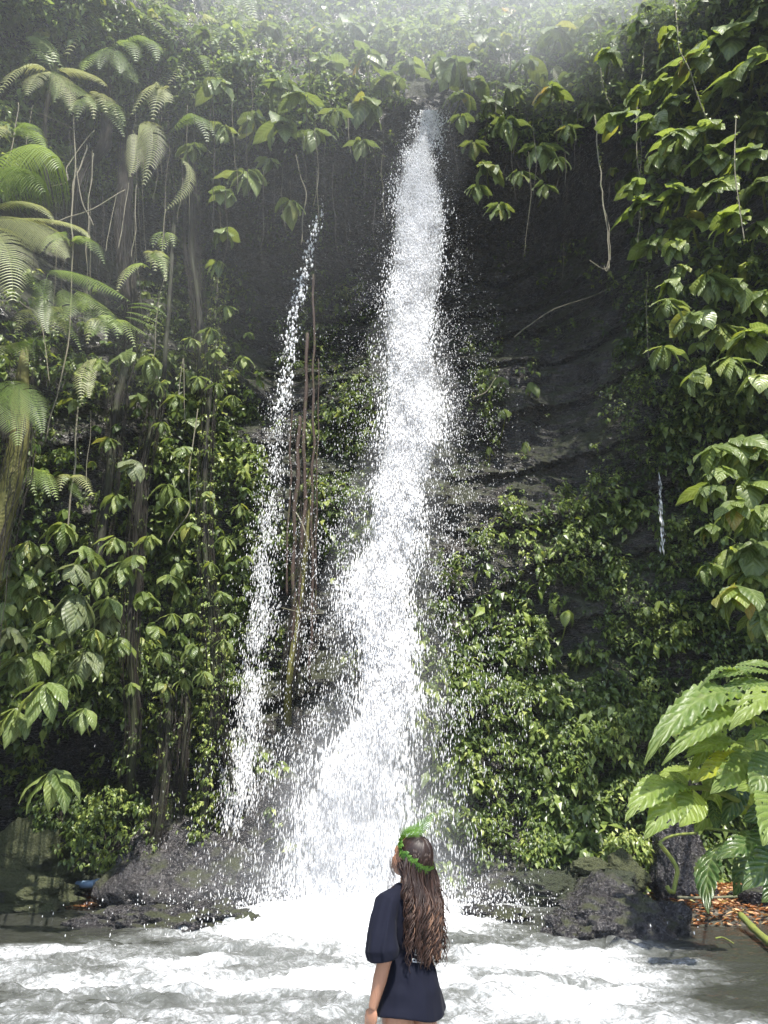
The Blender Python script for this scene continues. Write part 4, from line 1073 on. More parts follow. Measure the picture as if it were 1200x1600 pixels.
fern('hanging_fern', 214, 202, 13.2, 'largest pale frond hanging tip down at upper left', [
    ((208, 200, 13.4), (238, 206, 13.1), (224, 289, 12.8), 24, 54, {'mtl': M_fern_dry, 'hint': (0, -1, .25), 'droop': .6, 'sweep': .5}), ((208, 204, 13.4), (212, 235, 13.2), (203, 276, 13.0), 14, 34, dry)])
fern('hanging_fern', 334, 200, 13.8, 'arched green frond with its tip drooping, right of the pale hanging ones', [
    ((262, 211, 13.9), (305, 180, 13.7), (324, 222, 13.5), 16, 44), ((262, 211, 13.9), (312, 184, 13.8), (334, 212, 13.6), 13, 30)])
fern('hanging_fern', 284, 246, 13.6, 'narrow curled pale frond, banana shaped, left of the dark hollow', [
    ((280, 246, 13.6), (298, 280, 13.5), (257, 329, 13.3), 9, 46, {'mtl': M_fern_dry, 'hint': (1, -1, .2), 'droop': .2})])
fern('hanging_fern', 312, 18, 14.6, 'pale frond spread flat near the top, left of centre', [
    ((308, 50, 14.6), (305, 30, 14.5), (288, 25, 14.4), 12, 22, dry), ((308, 50, 14.6), (322, 26, 14.5), (340, 36, 14.4), 13, 22, dry)])
fern('tree_fern', -30, 275, 11.0, 'big tree fern at the left edge, its yellow-green frond dripping long pinnae', [
    ((-30, 290, 11.0), (55, 232, 10.6), (94, 262, 10.4), 46, 56, {'hint': (0, -.2, 1), 'droop': 1.6, 'sweep': .2, 'fill': .5}), ((-30, 300, 11.0), (30, 262, 10.7), (70, 300, 10.5), 40, 46, {'droop': 1.5, 'fill': .5}),
    ((-20, 330, 10.8), (42, 316, 10.4), (84, 344, 10.2), 16, 42, dry), ((-10, 345, 10.6), (90, 345, 10.2), (141, 372, 10.0), 15, 54, dry),
    ((-30, 340, 10.6), (52, 352, 10.1), (106, 402, 9.8), 34, 64, {'mtl': M_fern_dry, 'hint': (0, -.9, .6), 'droop': .5, 'sweep': .5}), ((-60, 390, 10.2), (0, 372, 9.9), (20, 470, 9.6), 46, 48, {'mtl': M_fern_dry, 'hint': (.3, -1, .3), 'droop': .5, 'fill': .5}),
    ((-20, 350, 10.8), (20, 400, 10.6), (76, 466, 10.3), 20, 50)], 'tree fern', [(-30, 300, 11.1), (-60, 480, 11.2), (-80, 700, 11.3)], .11)
fern('fern', 70, 425, 11.6, 'dull green fern arching right across the left wall', [
    ((72, 424, 11.6), (130, 430, 11.4), (202, 470, 11.2), 20, 66, {'droop': .8}), ((95, 450, 11.6), (110, 470, 11.4), (98, 500, 11.2), 20, 30), ((120, 455, 11.6), (135, 465, 11.4), (128, 488, 11.3), 16, 26),
    ((75, 428, 11.7), (68, 470, 11.5), (75, 520, 11.4), 18, 34), ((120, 460, 11.6), (150, 500, 11.5), (138, 527, 11.4), 16, 30), ((110, 450, 11.6), (160, 480, 11.5), (190, 520, 11.4), 16, 34)])
fern('fern', 205, 480, 12.6, 'fine striped fern with level fronds left of the trunks', [
    ((200, 482, 12.6), (225, 480, 12.4), (254, 492, 12.3), 6, 34), ((198, 488, 12.6), (222, 492, 12.4), (252, 506, 12.3), 6, 34), ((196, 496, 12.6), (218, 500, 12.4), (246, 516, 12.3), 6, 34), ((200, 476, 12.6), (235, 476, 12.4), (262, 496, 12.3), 6, 34),
    ((196, 504, 12.6), (212, 512, 12.4), (230, 524, 12.3), 6, 30)])
fern('fern', 155, 562, 12.8, 'brownish withered fern hanging at mid left', [
    ((158, 560, 12.9), (132, 575, 12.7), (128, 632, 12.5), 14, 40, dry), ((160, 558, 12.9), (145, 570, 12.8), (118, 605, 12.6), 12, 34), ((152, 562, 12.9), (140, 590, 12.7), (140, 622, 12.6), 10, 30, dry)])
fern('tree_fern', -12, 612, 10.5, 'ribbed fern crown at the left edge above the thick mossed trunk', [
    ((-14, 602, 10.4), (38, 612, 10.0), (66, 676, 9.8), 26, 58, {'hint': (.1, -1, .5), 'droop': .35, 'fill': .5}), ((-14, 612, 10.4), (18, 632, 10.1), (28, 696, 9.9), 26, 50, {'hint': (.1, -1, .5), 'droop': .35, 'fill': .5}),
    ((-14, 605, 10.6), (-40, 640, 10.4), (-60, 690, 10.2), 22, 40)], 'tree fern', [(-12, 610, 10.6), (-2, 640, 10.8), (10, 690, 10.9)], .07)
fern('fern', 66, 742, 11.3, 'small bright green fern standing beside the mossed trunk', [
    ((66, 742, 11.4), (50, 736, 11.1), (56, 775, 10.9), 13, 22), ((66, 742, 11.4), (66, 738, 11.0), (78, 776, 10.8), 14, 24), ((66, 744, 11.4), (76, 745, 11.2), (90, 782, 11.0), 12, 22), ((64, 742, 11.4), (48, 730, 11.2), (38, 745, 11.0), 9, 18)])
fern('fern', 112, 748, 11.8, 'small pale fern just right of the bright green one', [
    ((110, 752, 11.8), (100, 742, 11.6), (94, 768, 11.4), 11, 20, dry), ((112, 750, 11.8), (126, 744, 11.6), (146, 776, 11.4), 12, 28, dry), ((112, 752, 11.8), (118, 762, 11.6), (128, 782, 11.4), 9, 18)])
fern('fern', 258, 368, 14.0, 'small fern seen between trunks left of the hollow', [
    ((258, 366, 14.0), (245, 365, 13.9), (238, 388, 13.8), 9, 18), ((258, 366, 14.0), (256, 372, 13.9), (254, 394, 13.8), 10, 18), ((258, 366, 14.0), (268, 366, 13.9), (272, 386, 13.8), 9, 18)])
fern('fern', 864, 108, 14.4, 'dead brown frond hanging below the rim right of the fall', [((868, 100, 14.4), (878, 118, 14.3), (884, 152, 14.2), 14, 30, dry)])
fern('fern', 380, 12, 15.2, 'grey-green fern at the top edge left of centre', [
    ((372, 20, 15.2), (365, -10, 15.1), (350, 38, 14.9), 16, 30), ((372, 20, 15.2), (385, -6, 15.1), (402, 40, 14.9), 16, 30), ((372, 20, 15.2), (372, 30, 15.1), (366, 58, 14.9), 14, 26)])
fern('fern', 720, -2, 16.0, 'drooping hazy fern at the top edge above the main fall', [
    ((720, 10, 16.0), (700, -5, 15.9), (688, 30, 15.7), 12, 26), ((720, 10, 16.0), (740, -8, 15.9), (756, 28, 15.7), 12, 26), ((720, 10, 16.0), (722, 12, 15.9), (724, 42, 15.7), 11, 22)])

fr = random.Random(11)
FERN_SPOTS = [(30, 40, 13.6, 'highest fern in the hazy upper left corner'), (240, 30, 14.2, 'hazy fern at the top between two tree ferns'), (140, 175, 13.6, 'shaded fern behind the leaning root trunk'), (20, 215, 12.4, 'fern at the left edge just over the yellow-green frond'),
              (300, 110, 14.6, 'fern half way between the drooping fronds and the rim leaves'), (60, 505, 12.0, 'shaded fern under the arching dull green one'), (165, 520, 12.8, 'dark fern among trunks at mid left'), (20, 560, 11.6, 'dark fern over the ribbed crown at the left edge'),
              (110, 385, 12.6, 'fern right of the pale drooping fronds'), (235, 420, 13.6, 'small fern at the foot of the shaggy trunk'), (330, 60, 14.8, 'fern by the flat pale frond near the top'), (160, 20, 13.8, 'fern at the top edge above the star of fronds')]
for fx, fy, fY, lab in FERN_SPOTS:
    fl = []
    for k in range(fr.randint(5, 8)):
        a = math.pi * (fr.uniform(-.1, 1.1)); ln = fr.uniform(34, 66)
        dx, dy = math.cos(a) * ln, -math.sin(a) * ln * .35
        fl.append(((fx, fy, fY), (fx + dx * .6, fy + dy - 8, fY - .2), (fx + dx * 1.05, fy + dy + ln * fr.uniform(.35, .7), fY - .45), fr.uniform(10, 16), 20, {'mtl': fr.choice([M_fern, M_fern, M_fern_dry])}))
    fern('fern', fx, fy, fY, lab, fl)

# ------------------------------------------------------------------ the big ribbed plant on the right, close to the viewer
def chord_fit(me_args):
    pass
near_cache = {}
def near_leaf(root, base, tip, width_px, droop=60, mtl=None, face=(0, -.6, 1), yb=None, seed=0, holes=.18, roll=0, name='leaf'):
    mtl = mtl or M_near
    A, B = at(*base), at(*tip)
    L = (B - A).length
    d = ((A + B) * .5 - EYE).length
    th = R(droop)
    me0 = leaf_blade('leaf', mtl, 1.0, droop, nu=44, nv=9, pleat=.016, fold=.16, seed=seed, holes=holes, wave=.012, nveins=13, shape=1.05)
    co = np.zeros(len(me0.vertices) * 3, np.float32); me0.vertices.foreach_get('co', co); co = co.reshape(-1, 3)
    # rebuild with the right width: unit chord
    end = co[(44 - 1) * 19 + 9]
    ch = math.hypot(end[0], end[2])
    wr = (width_px / 1200 * d) / (L / ch)
    me = leaf_blade('leaf', mtl, wr, droop, nu=44, nv=9, pleat=.017, fold=.18, seed=seed, holes=holes, wave=.012, nveins=13, shape=1.05, twist=roll)
    bpy.data.meshes.remove(me0)
    o = bpy.data.objects.new(name, me); COL.objects.link(o); o.parent = root
    ang = math.atan2(end[2], end[0])
    R1 = Matrix.Rotation(ang, 3, 'Y')        # bring chord onto +X
    x = (B - A).normalized(); z = Vector(face); z = z - x * x.dot(z); z.normalize(); y = z.cross(x)
    M = Matrix((x, y, z)).transposed() @ R1 * (L / ch)
    M = M.to_4x4(); M.translation = A - root.location
    o.matrix_basis = M
    return o
np_root = tag(empty('big_leaf_plant', at(1260, 1330, 4.4)), 'large plant with huge ribbed sunlit leaves leaning in from the right edge', 'plant')
NL = [((1178, 1062, 4.2), (1090, 1082, 3.9), 14, 70, M_near, (0, -.2, 1)), ((1205, 1050, 4.2), (1112, 1062, 4.0), 22, 30, M_near, (0, -.7, 1)),
      ((1215, 1070, 4.2), (1100, 1092, 4.0), 26, 35, M_near, (.1, -.8, 1)),
      ((1168, 1100, 4.2), (1008, 1196, 3.7), 52, 85, M_near, (-.3, -.9, .9)), ((1150, 1112, 4.1), (1034, 1196, 3.65), 34, 60, M_near, (-.2, -1, .4)),
      ((1158, 1165, 4.1), (1068, 1184, 3.8), 30, 40, M_near, (0, -.8, .8)), ((1150, 1176, 4.1), (1086, 1222, 3.8), 30, 25, M_near, (.2, -1, .6)),
      ((1178, 1180, 4.1), (1110, 1240, 3.8), 40, 30, M_near, (.2, -1, .5)), ((1205, 1182, 4.0), (1172, 1240, 3.8), 48, 30, M_near, (.3, -1, .5)),
      ((1240, 1085, 4.0), (1140, 1142, 3.7), 44, 60, M_near, (-.2, -.8, .9)), ((1090, 1170, 4.1), (1045, 1168, 4.0), 22, 30, M_near, (0, -.7, .8)),
      ((1070, 1230, 4.0), (978, 1284, 3.7), 52, 70, M_near, (-.4, -.9, .8)), ((1070, 1232, 4.0), (1006, 1312, 3.7), 46, 50, M_near, (-.1, -1, .4)),
      ((1085, 1235, 4.0), (1062, 1292, 3.75), 48, 35, M_near, (.2, -1, .4)), ((1075, 1228, 4.0), (1045, 1206, 4.0), 18, 20, M_near, (0, -1, .5)), ((1062, 1250, 3.9), (1043, 1232, 3.9), 14, 20, M_near, (0, -1, .3)),
      ((1205, 1235, 3.9), (1192, 1322, 3.6), 50, 35, M_near, (.1, -1, .3)), ((1215, 1225, 4.0), (1150, 1235, 3.8), 30, 30, M_near, (.1, -1, .7)),
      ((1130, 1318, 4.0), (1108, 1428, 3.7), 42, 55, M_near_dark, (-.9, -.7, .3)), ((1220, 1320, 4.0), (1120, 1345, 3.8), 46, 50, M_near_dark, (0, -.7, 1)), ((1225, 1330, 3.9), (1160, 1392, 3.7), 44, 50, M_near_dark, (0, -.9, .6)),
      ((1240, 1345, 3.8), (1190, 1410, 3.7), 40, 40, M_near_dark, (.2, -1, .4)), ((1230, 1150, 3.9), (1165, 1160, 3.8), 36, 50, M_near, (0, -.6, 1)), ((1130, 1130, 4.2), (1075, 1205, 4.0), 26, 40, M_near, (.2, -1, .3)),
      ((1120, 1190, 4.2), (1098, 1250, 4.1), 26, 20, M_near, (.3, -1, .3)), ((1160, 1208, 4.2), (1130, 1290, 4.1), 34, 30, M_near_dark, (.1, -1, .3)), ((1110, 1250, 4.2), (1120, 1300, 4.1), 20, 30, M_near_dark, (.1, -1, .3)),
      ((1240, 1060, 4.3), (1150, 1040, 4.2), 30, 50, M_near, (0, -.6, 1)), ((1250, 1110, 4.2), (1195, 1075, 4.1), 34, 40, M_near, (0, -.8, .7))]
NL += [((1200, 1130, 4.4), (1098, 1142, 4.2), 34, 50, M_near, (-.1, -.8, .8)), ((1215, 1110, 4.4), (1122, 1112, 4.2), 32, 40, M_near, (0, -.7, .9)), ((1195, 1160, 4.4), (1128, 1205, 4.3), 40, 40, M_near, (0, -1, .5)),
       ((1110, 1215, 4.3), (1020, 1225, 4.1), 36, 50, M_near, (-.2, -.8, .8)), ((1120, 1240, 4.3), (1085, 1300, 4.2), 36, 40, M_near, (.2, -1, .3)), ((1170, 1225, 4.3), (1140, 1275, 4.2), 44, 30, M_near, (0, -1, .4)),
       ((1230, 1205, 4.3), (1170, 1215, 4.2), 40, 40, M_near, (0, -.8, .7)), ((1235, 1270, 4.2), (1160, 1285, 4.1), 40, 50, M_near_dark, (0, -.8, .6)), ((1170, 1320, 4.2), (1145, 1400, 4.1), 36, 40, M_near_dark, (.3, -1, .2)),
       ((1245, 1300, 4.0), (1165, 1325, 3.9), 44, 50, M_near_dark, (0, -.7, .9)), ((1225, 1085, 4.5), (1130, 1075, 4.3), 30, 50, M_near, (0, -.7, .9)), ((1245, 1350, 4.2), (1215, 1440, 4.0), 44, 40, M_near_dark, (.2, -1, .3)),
       ((1145, 1140, 4.3), (1050, 1150, 4.15), 28, 55, M_near, (-.1, -.8, .9))]
for i, (b_, t_, w_, dr, m_, fc) in enumerate(NL):
    near_leaf(np_root, b_, t_, w_, dr, m_, fc, seed=i * 7 + 2)
for nm, pts, r, m_ in [('main_stem', [(1330, 1420, 4.5), (1250, 1330, 4.4), (1180, 1270, 4.2), (1140, 1245, 4.1), (1105, 1232, 4.05), (1068, 1232, 4.0)], .013, M_stem),
                       ('stem', [(1250, 1330, 4.4), (1190, 1312, 4.1), (1150, 1300, 4.05), (1104, 1294, 4.0)], .0065, M_stem),
                       ('stem', [(1180, 1270, 4.2), (1185, 1200, 4.2), (1180, 1150, 4.2), (1172, 1098, 4.2)], .008, M_stem),
                       ('stem', [(1185, 1200, 4.2), (1165, 1180, 4.15), (1150, 1175, 4.1)], .005, M_stem),
                       ('stem', [(1250, 1330, 4.4), (1255, 1200, 4.3), (1230, 1090, 4.2), (1205, 1055, 4.2)], .009, M_stem),
                       ('stem', [(1200, 1316, 4.1), (1170, 1308, 4.05), (1130, 1316, 4.0)], .006, M_stem)]:
    P = line_px(pts, 26); b = MB(); b.tube(P - np.array(np_root.location), r, 8); obj(nm, b.mesh(nm, m_), np_root)
# hooked yellow stem standing before the upright rock
sroot = tag(empty('curved_stem', at(1052, 1396, 11.4)), 'bright yellow-green stem bent like a hook before the upright black rock', 'stem')
for pts, r in [([(1052, 1396, 11.4), (1056, 1375, 11.4), (1058, 1358, 11.4), (1048, 1340, 11.4), (1036, 1325, 11.4), (1030, 1317, 11.4)], .030), ([(1030, 1317, 11.4), (1042, 1309, 11.4), (1060, 1304, 11.5), (1087, 1302, 11.6)], .018), ([(1052, 1394, 11.4), (1046, 1392, 11.35), (1042, 1384, 11.35)], .030)]:
    P = line_px(pts, 18); b = MB(); b.tube(P - np.array(sroot.location), r, 8); obj('stem' if r < .02 else 'stalk', b.mesh('stem', M_stem), sroot)
liana('fallen_stick', [(1058, 1402, 12.2), (1090, 1403, 12.1), (1152, 1401, 12.1)], .022, M_root_pale, 'straight pale stick lying behind the leaf litter', 'stick', 14, .01, 6)
liana('leaning_stick', [(1158, 1430, 11.9), (1172, 1446, 11.3), (1190, 1462, 10.7), (1235, 1500, 9.4)], .045, M_stem, 'greenish brown stick leaning in at the lower right edge', 'stick', 14, .01, 8)
liana('floating_twig', [(1118, 1466, 10.9), (1130, 1465, 10.9), (1146, 1474, 10.5)], .010, M_stem, 'little yellow twig floating on the brown shallow water', 'twig', 10, .01, 5)

# ------------------------------------------------------------------ leaf litter, debris
M_litter = leaf_material('dead_leaf', [(0, (.10, .045, .02)), (.4, (.26, .11, .04)), (.7, (.40, .20, .08)), (.9, (.50, .34, .18)), (1, (.52, .48, .12))], 'tint', .5, .15, spots=False)
def bank(name, x, y, n_, lab):
    from numpy import array
    z = bed_z(x, y) + rng.uniform(.0, .05, len(x))
    C = np.stack([x, y, np.maximum(z, .015)], -1)
    a = rng.uniform(0, 2 * np.pi, len(x))
    m = len(x); D = np.stack([np.cos(a), np.sin(a), rng.uniform(-.1, .25, m)], -1); sdv = np.stack([-np.sin(a), np.cos(a), rng.uniform(-.3, .3, m)], -1)
    S = rng.uniform(.05, .16, m)[:, None]
    V = np.stack([C, C + D * S * .5 + sdv * S * .2 + [0, 0, .012], C + D * S * .5 - sdv * S * .2 + [0, 0, .02], C + D * S * .5, C + D * S + np.array([0, 0, .015])], 1)
    b = (np.arange(m) * 5)[:, None]
    T = np.concatenate([b + np.array(q) for q in ([0, 1, 3], [0, 3, 2], [3, 1, 4], [3, 4, 2])])
    o = obj(name, mesh_np(name, V.reshape(-1, 3), T, M_litter, False, {'tint': np.repeat(rng.random(m), 5)}))
    return tag(o, lab, kind='stuff')
x = rng.uniform(3.4, 8.5, 9000); y = rng.uniform(10.8, 15.2, 9000); k = (bed_z(x, y) > -.03 + .03 * noise(x * 4, y * 4, 0, 3))
bank('leaf_litter', x[k], y[k], 0, 'fallen orange brown leaves on the bank at lower right')
x = rng.normal(-5.35, .40, 900); y = rng.uniform(14.1, 15.4, 900)
bank('leaf_litter', x, y, 0, 'orange twigs and dead leaves drifted against the left bank')
M_pipe, n, l, p = mat('faded_blue_plastic'); p.inputs['Roughness'].default_value = .45
t_ = nz(n, 12, 5); l.new(mix(n, l, t_.outputs[0], (.10, .17, .26), (.22, .30, .40)), p.inputs['Base Color'])
pr = tag(empty('blue_pipe', at(140, 1381, 14.6)), 'short faded blue pipe lying on the debris at the left bank', 'pipe')
A = at(120, 1383, 14.7) - pr.location; B = at(157, 1380, 14.6) - pr.location
b = MB(); b.tube([A, A * .5 + B * .5, B], .065, 14); obj('pipe_body', b.mesh('pipe_body', M_pipe), pr)
dv = (B - A).normalized(); b = MB(); b.tube([B - dv * .09, B - dv * .01], .078, 14); obj('collar', b.mesh('collar', M_pipe), pr)

# ------------------------------------------------------------------ woman
FZ = -.12
PX = .135
yaw = R(44)
woman = empty('person', (PX, 4.6, FZ)); woman.rotation_euler = (0, 0, yaw)
tag(woman, 'woman seen from behind in navy dress, long wavy brown hair, looking up at the waterfall', 'person')
def ellips(c, r, rot=None, nu=20, nv=28):
    th = np.linspace(.01, np.pi - .01, nu); ph = np.linspace(0, 2 * np.pi, nv, endpoint=False)
    T, P = np.meshgrid(th, ph, indexing='ij')
    V = np.stack([np.sin(T) * np.cos(P) * r[0], np.sin(T) * np.sin(P) * r[1], np.cos(T) * r[2]], -1).reshape(-1, 3)
    if rot is not None: V = V @ np.array(rot).T
    V = V + np.array(c)
    caps = [[0, i + 1, i] for i in range(1, nv - 1)] + [[(nu - 1) * nv, (nu - 1) * nv + i, (nu - 1) * nv + i + 1] for i in range(1, nv - 1)]
    return V, grid_faces(nu, nv, 0, True), np.array(caps)
def rings(b, rows, k=28, x=0):
    """rows: z, cx, cy, a, b half widths"""
    z = np.array([r[0] for r in rows], float)
    zz = np.linspace(z[0], z[-1], 46)
    f = [np.interp(zz, z, [r[i] for r in rows]) for i in range(1, 5)]
    th = np.linspace(0, 2 * np.pi, k, endpoint=False)
    V = np.stack([f[0][:, None] + f[2][:, None] * np.cos(th), f[1][:, None] + f[3][:, None] * np.sin(th), zz[:, None] + 0 * th[None]], -1)
    caps = [[0, i + 1, i] for i in range(1, k - 1)] + [[45 * k, 45 * k + i, 45 * k + i + 1] for i in range(1, k - 1)]
    b.add(V.reshape(-1, 3), grid_faces(46, k, 0, True), np.array(caps))
def remesh(me, vox, smooth=4, name='body', dec=1):
    o = bpy.data.objects.new('tmp', me); COL.objects.link(o)
    m1 = o.modifiers.new('r', 'REMESH'); m1.mode = 'VOXEL'; m1.voxel_size = vox; m1.use_smooth_shade = True
    m2 = o.modifiers.new('s', 'SMOOTH'); m2.iterations = smooth; m2.factor = .5
    if dec < 1: m3 = o.modifiers.new('d', 'DECIMATE'); m3.ratio = dec
    dg = bpy.context.evaluated_depsgraph_get()
    out = bpy.data.meshes.new_from_object(o.evaluated_get(dg))
    out.name = name
    bpy.data.objects.remove(o); bpy.data.meshes.remove(me)
    return out
def co_get(me):
    a = np.zeros(len(me.vertices) * 3, np.float32); me.vertices.foreach_get('co', a); return a.reshape(-1, 3).astype(float)
def co_set(me, a): me.vertices.foreach_set('co', a.astype(np.float32).ravel()); me.update()
M_skin, n, l, p = mat('tanned_skin')
t_ = nz(n, 30, 4); l.new(mix(n, l, t_.outputs[0], (.30, .145, .085), (.38, .195, .12)), p.inputs['Base Color'])
p.inputs['Roughness'].default_value = .42; p.inputs['Subsurface Weight'].default_value = .12; p.inputs['Subsurface Radius'].default_value = (.02, .008, .004)
HC = np.array([0, -.015, 1.475])
HR = (Matrix.Rotation(R(4), 3, 'Z') @ Matrix.Rotation(R(33), 3, 'X'))
HRn = np.array(HR)
def hp(v): return np.array(v) @ HRn.T + HC
b = MB()
rings(b, [(.80, 0, .0, .10, .08), (.86, 0, -.005, .160, .112), (.92, 0, -.005, .155, .11), (1.03, 0, 0, .112, .082), (1.12, 0, .0, .125, .09), (1.22, 0, 0, .148, .098), (1.29, 0, 0, .155, .08), (1.325, 0, -.01, .10, .06), (1.345, 0, -.01, .056, .056), (1.44, 0, -.015, .05, .052)])
for r_, c_ in (((.072, .092, .100), (0, 0, .025)), ((.058, .060, .075), (0, .035, -.045)), ((.014, .022, .028), (0, .098, -.015)), ((.026, .012, .010), (0, .092, -.062)), ((.016, .02, .02), (0, .078, -.098))):
    V, Q, T = ellips(c_, r_); b.add(hp(V), Q, T)
for s in (-1, 1):
    V, Q, T = ellips((s * .074, .0, -.01), (.010, .018, .032)); b.add(hp(V), Q, T)         # ears
    V, Q, T = ellips((s * .030, .082, .012), (.016, .010, .009)); b.add(hp(V), Q, T)       # eyelids
    # arm, relaxed, elbow a little out
    E_ = np.array([s * .215, -.035, 1.02]) if s < 0 else np.array([.16, .05, 1.03]); Wp = np.array([s * .232, .035, .80]) if s < 0 else np.array([.10, .22, .90])
    b.tube(np.array([[s * .15, 0, 1.29], [s * .185, -.005, 1.24], [s * .20, -.02, 1.14] if s < 0 else [.175, .02, 1.14], E_, (E_ * .6 + Wp * .4), Wp]), np.array([.05, .048, .043, .036, .036, .023]), 16)
    for q in (E_,): V, Q, T = ellips(q, (.037, .037, .037)); b.add(V, Q, T)
    # hand: palm, four fingers, thumb
    pc = Wp + np.array([s * -.002, .010, -.040])
    rot = np.array(Matrix.Rotation(R(16), 3, 'X'))
    V, Q, T = ellips(pc, (.015, .039, .048), rot); b.add(V, Q, T)
    for fi, (oy, ln, cur) in enumerate([(-.030, .060, .35), (-.010, .072, .28), (.011, .076, .22), (.031, .068, .15)]):
        base = pc + rot @ np.array([0, oy, -.036])
        pts = [base + np.array([0, 0, .02])]
        a_ = .28 + cur * .2; q = base
        for sg in range(3):
            pts.append(q.copy()); q = q + np.array([-s * math.sin(a_ - .1), .18 + .0 * sg, -math.cos(a_)]) * ln / 3; a_ += cur
        pts.append(q)
        b.tube(np.array(pts), np.array([.0085, .0086, .0080, .0074, .0062]), 10)
    tb = pc + np.array([-s * .004, .034, .018])
    b.tube(np.array([tb - [0, .02, -.01], tb, tb + [-s * .012, .022, -.022], tb + [-s * .020, .028, -.052]]), np.array([.011, .0115, .0098, .0075]), 10)
    # leg and foot
    b.tube(np.array([[s * .085, -.005, .90], [s * .090, 0, .78], [s * .088, .005, .62], [s * .084, .01, .47], [s * .084, -.006, .36], [s * .080, -.01, .20], [s * .078, -.01, .08]]), np.array([.085, .086, .072, .052, .053, .040, .033]), 18)
    V, Q, T = ellips((s * .082, .055, .028), (.040, .115, .028)); b.add(V, Q, T)
    V, Q, T = ellips((s * .079, -.02, .04), (.030, .035, .04)); b.add(V, Q, T)
me = b.mesh('body', M_skin); body_me = remesh(me, .0042, 5, 'body', .3)
body = obj('body', body_me, woman)
if not body_me.materials: body_me.materials.append(M_skin)
# eyes
M_eye, n, l, p = mat('eye'); p.inputs['Base Color'].default_value = (.05, .03, .02, 1); p.inputs['Roughness'].default_value = .1
for s in (-1, 1):
    V, Q, T = ellips((s * .030, .089, .012), (.009, .006, .005)); b = MB(); b.add(hp(V), Q, T); obj('eye', b.mesh('eye', M_eye), woman)
# dress
M_dress, n, l, p = mat('navy_cotton')
t_ = nz(n, 220, 2, .5); t2 = nz(n, 5, 3)
l.new(mix(n, l, t2.outputs[0], (.005, .006, .013), (.008, .009, .018)), p.inputs['Base Color'])
p.inputs['Roughness'].default_value = .85; p.inputs['Specular IOR Level'].default_value = .12; p.inputs['Sheen Weight'].default_value = .02; p.inputs['Sheen Roughness'].default_value = .5
l.new(bump(n, l, t_.outputs[0], .25, .001), p.inputs['Normal'])
b = MB()
rings(b, [(.745, .005, 0, .212, .160), (.80, .005, 0, .196, .150), (.86, 0, -.004, .178, .140), (.93, 0, -.004, .158, .122), (1.0, 0, 0, .128, .096), (1.04, 0, 0, .119, .090), (1.08, 0, -.003, .138, .108), (1.15, 0, -.003, .150, .116), (1.24, 0, 0, .166, .118), (1.295, 0, 0, .166, .098), (1.33, 0, -.005, .125, .08), (1.355, 0, -.01, .075, .068)])
for s in (-1, 1):
    if s < 0: b.tube(np.array([[s * .10, 0, 1.285], [s * .165, 0, 1.262], [s * .200, -.008, 1.20], [s * .224, -.020, 1.12], [s * .228, -.028, 1.06], [s * .222, -.030, 1.02]]), np.array([.058, .069, .068, .078, .089, .078]), 24)
    else: b.tube(np.array([[.10, 0, 1.285], [.145, .005, 1.262], [.165, .02, 1.20], [.168, .045, 1.12], [.162, .06, 1.06]]), np.array([.060, .072, .070, .070, .060]), 24)
me = remesh(b.mesh('dress', M_dress), .007, 6, 'dress')
c = co_get(me)
ang = np.arctan2(c[:, 1], c[:, 0]); rr = np.hypot(c[:, 0], c[:, 1])
nn = np.stack([np.cos(ang), np.sin(ang), 0 * ang], -1)
lowk = sstep(1.02, .80, c[:, 2]); slv = sstep(.165, .20, np.abs(c[:, 0])) * (c[:, 2] > 1.0)
disp = .010 * lowk * noise(ang * 3.2, c[:, 2] * 3, 0, 161) + .0045 * noise(ang * 5 + c[:, 2] * 9, c[:, 2] * 22, 0, 162) * np.exp(-((c[:, 2] - .93) / .10) ** 2) + .006 * noise(c[:, 0] * 22, c[:, 2] * 9, c[:, 1] * 22, 163)
disp += .007 * slv * noise(ang * 16, c[:, 2] * 4, 0, 164) + .005 * np.exp(-((c[:, 2] - 1.04) / .02) ** 2) * noise(ang * 9, 1, 0, 165)
c = c + nn * disp[:, None]
hem = c[:, 2] < .74
c[:, 2] += .016 * np.sin(ang * 2 + 1) * sstep(.83, .75, c[:, 2])
co_set(me, c)
obj('dress', me, woman)
if not me.materials: me.materials.append(M_dress)
# small white print low on the back
M_print, n, l, p = mat('white_print'); p.inputs['Base Color'].default_value = (.62, .64, .68, 1); p.inputs['Roughness'].default_value = .7
dv_me = me
dress_bvh = BVHTree.FromPolygons(c.tolist(), [tuple(p_.vertices) for p_ in me.polygons])
b = MB()
def on_back(x, z):
    h, nr, i, t = dress_bvh.ray_cast(Vector((x, -1, z)), Vector((0, 1, 0)))
    return np.array(h) + np.array([0, -.0035, 0])
def stroke(x0, z0, x1, z1, r=.0026):
    b.tube(np.array([on_back(x0 + (x1 - x0) * t, z0 + (z1 - z0) * t) for t in np.linspace(0, 1, 4)]), r, 5)
for q in [(-.066, .998, -.034, .993), (-.063, 1.010, -.048, 1.008), (-.066, .998, -.063, 1.010), (-.048, 1.008, -.046, .995), (-.040, 1.006, -.034, 1.004), (-.052, 1.028, -.028, 1.022), (-.052, 1.028, -.050, 1.036), (-.048, 1.036, -.045, 1.052), (-.030, 1.024, -.034, 1.048),
          (-.028, .992, -.004, .988), (-.022, 1.0, -.006, 1.018), (-.012, .994, .006, 1.016)]:
    stroke(*q)
obj('lettering', b.mesh('lettering', M_print), woman)
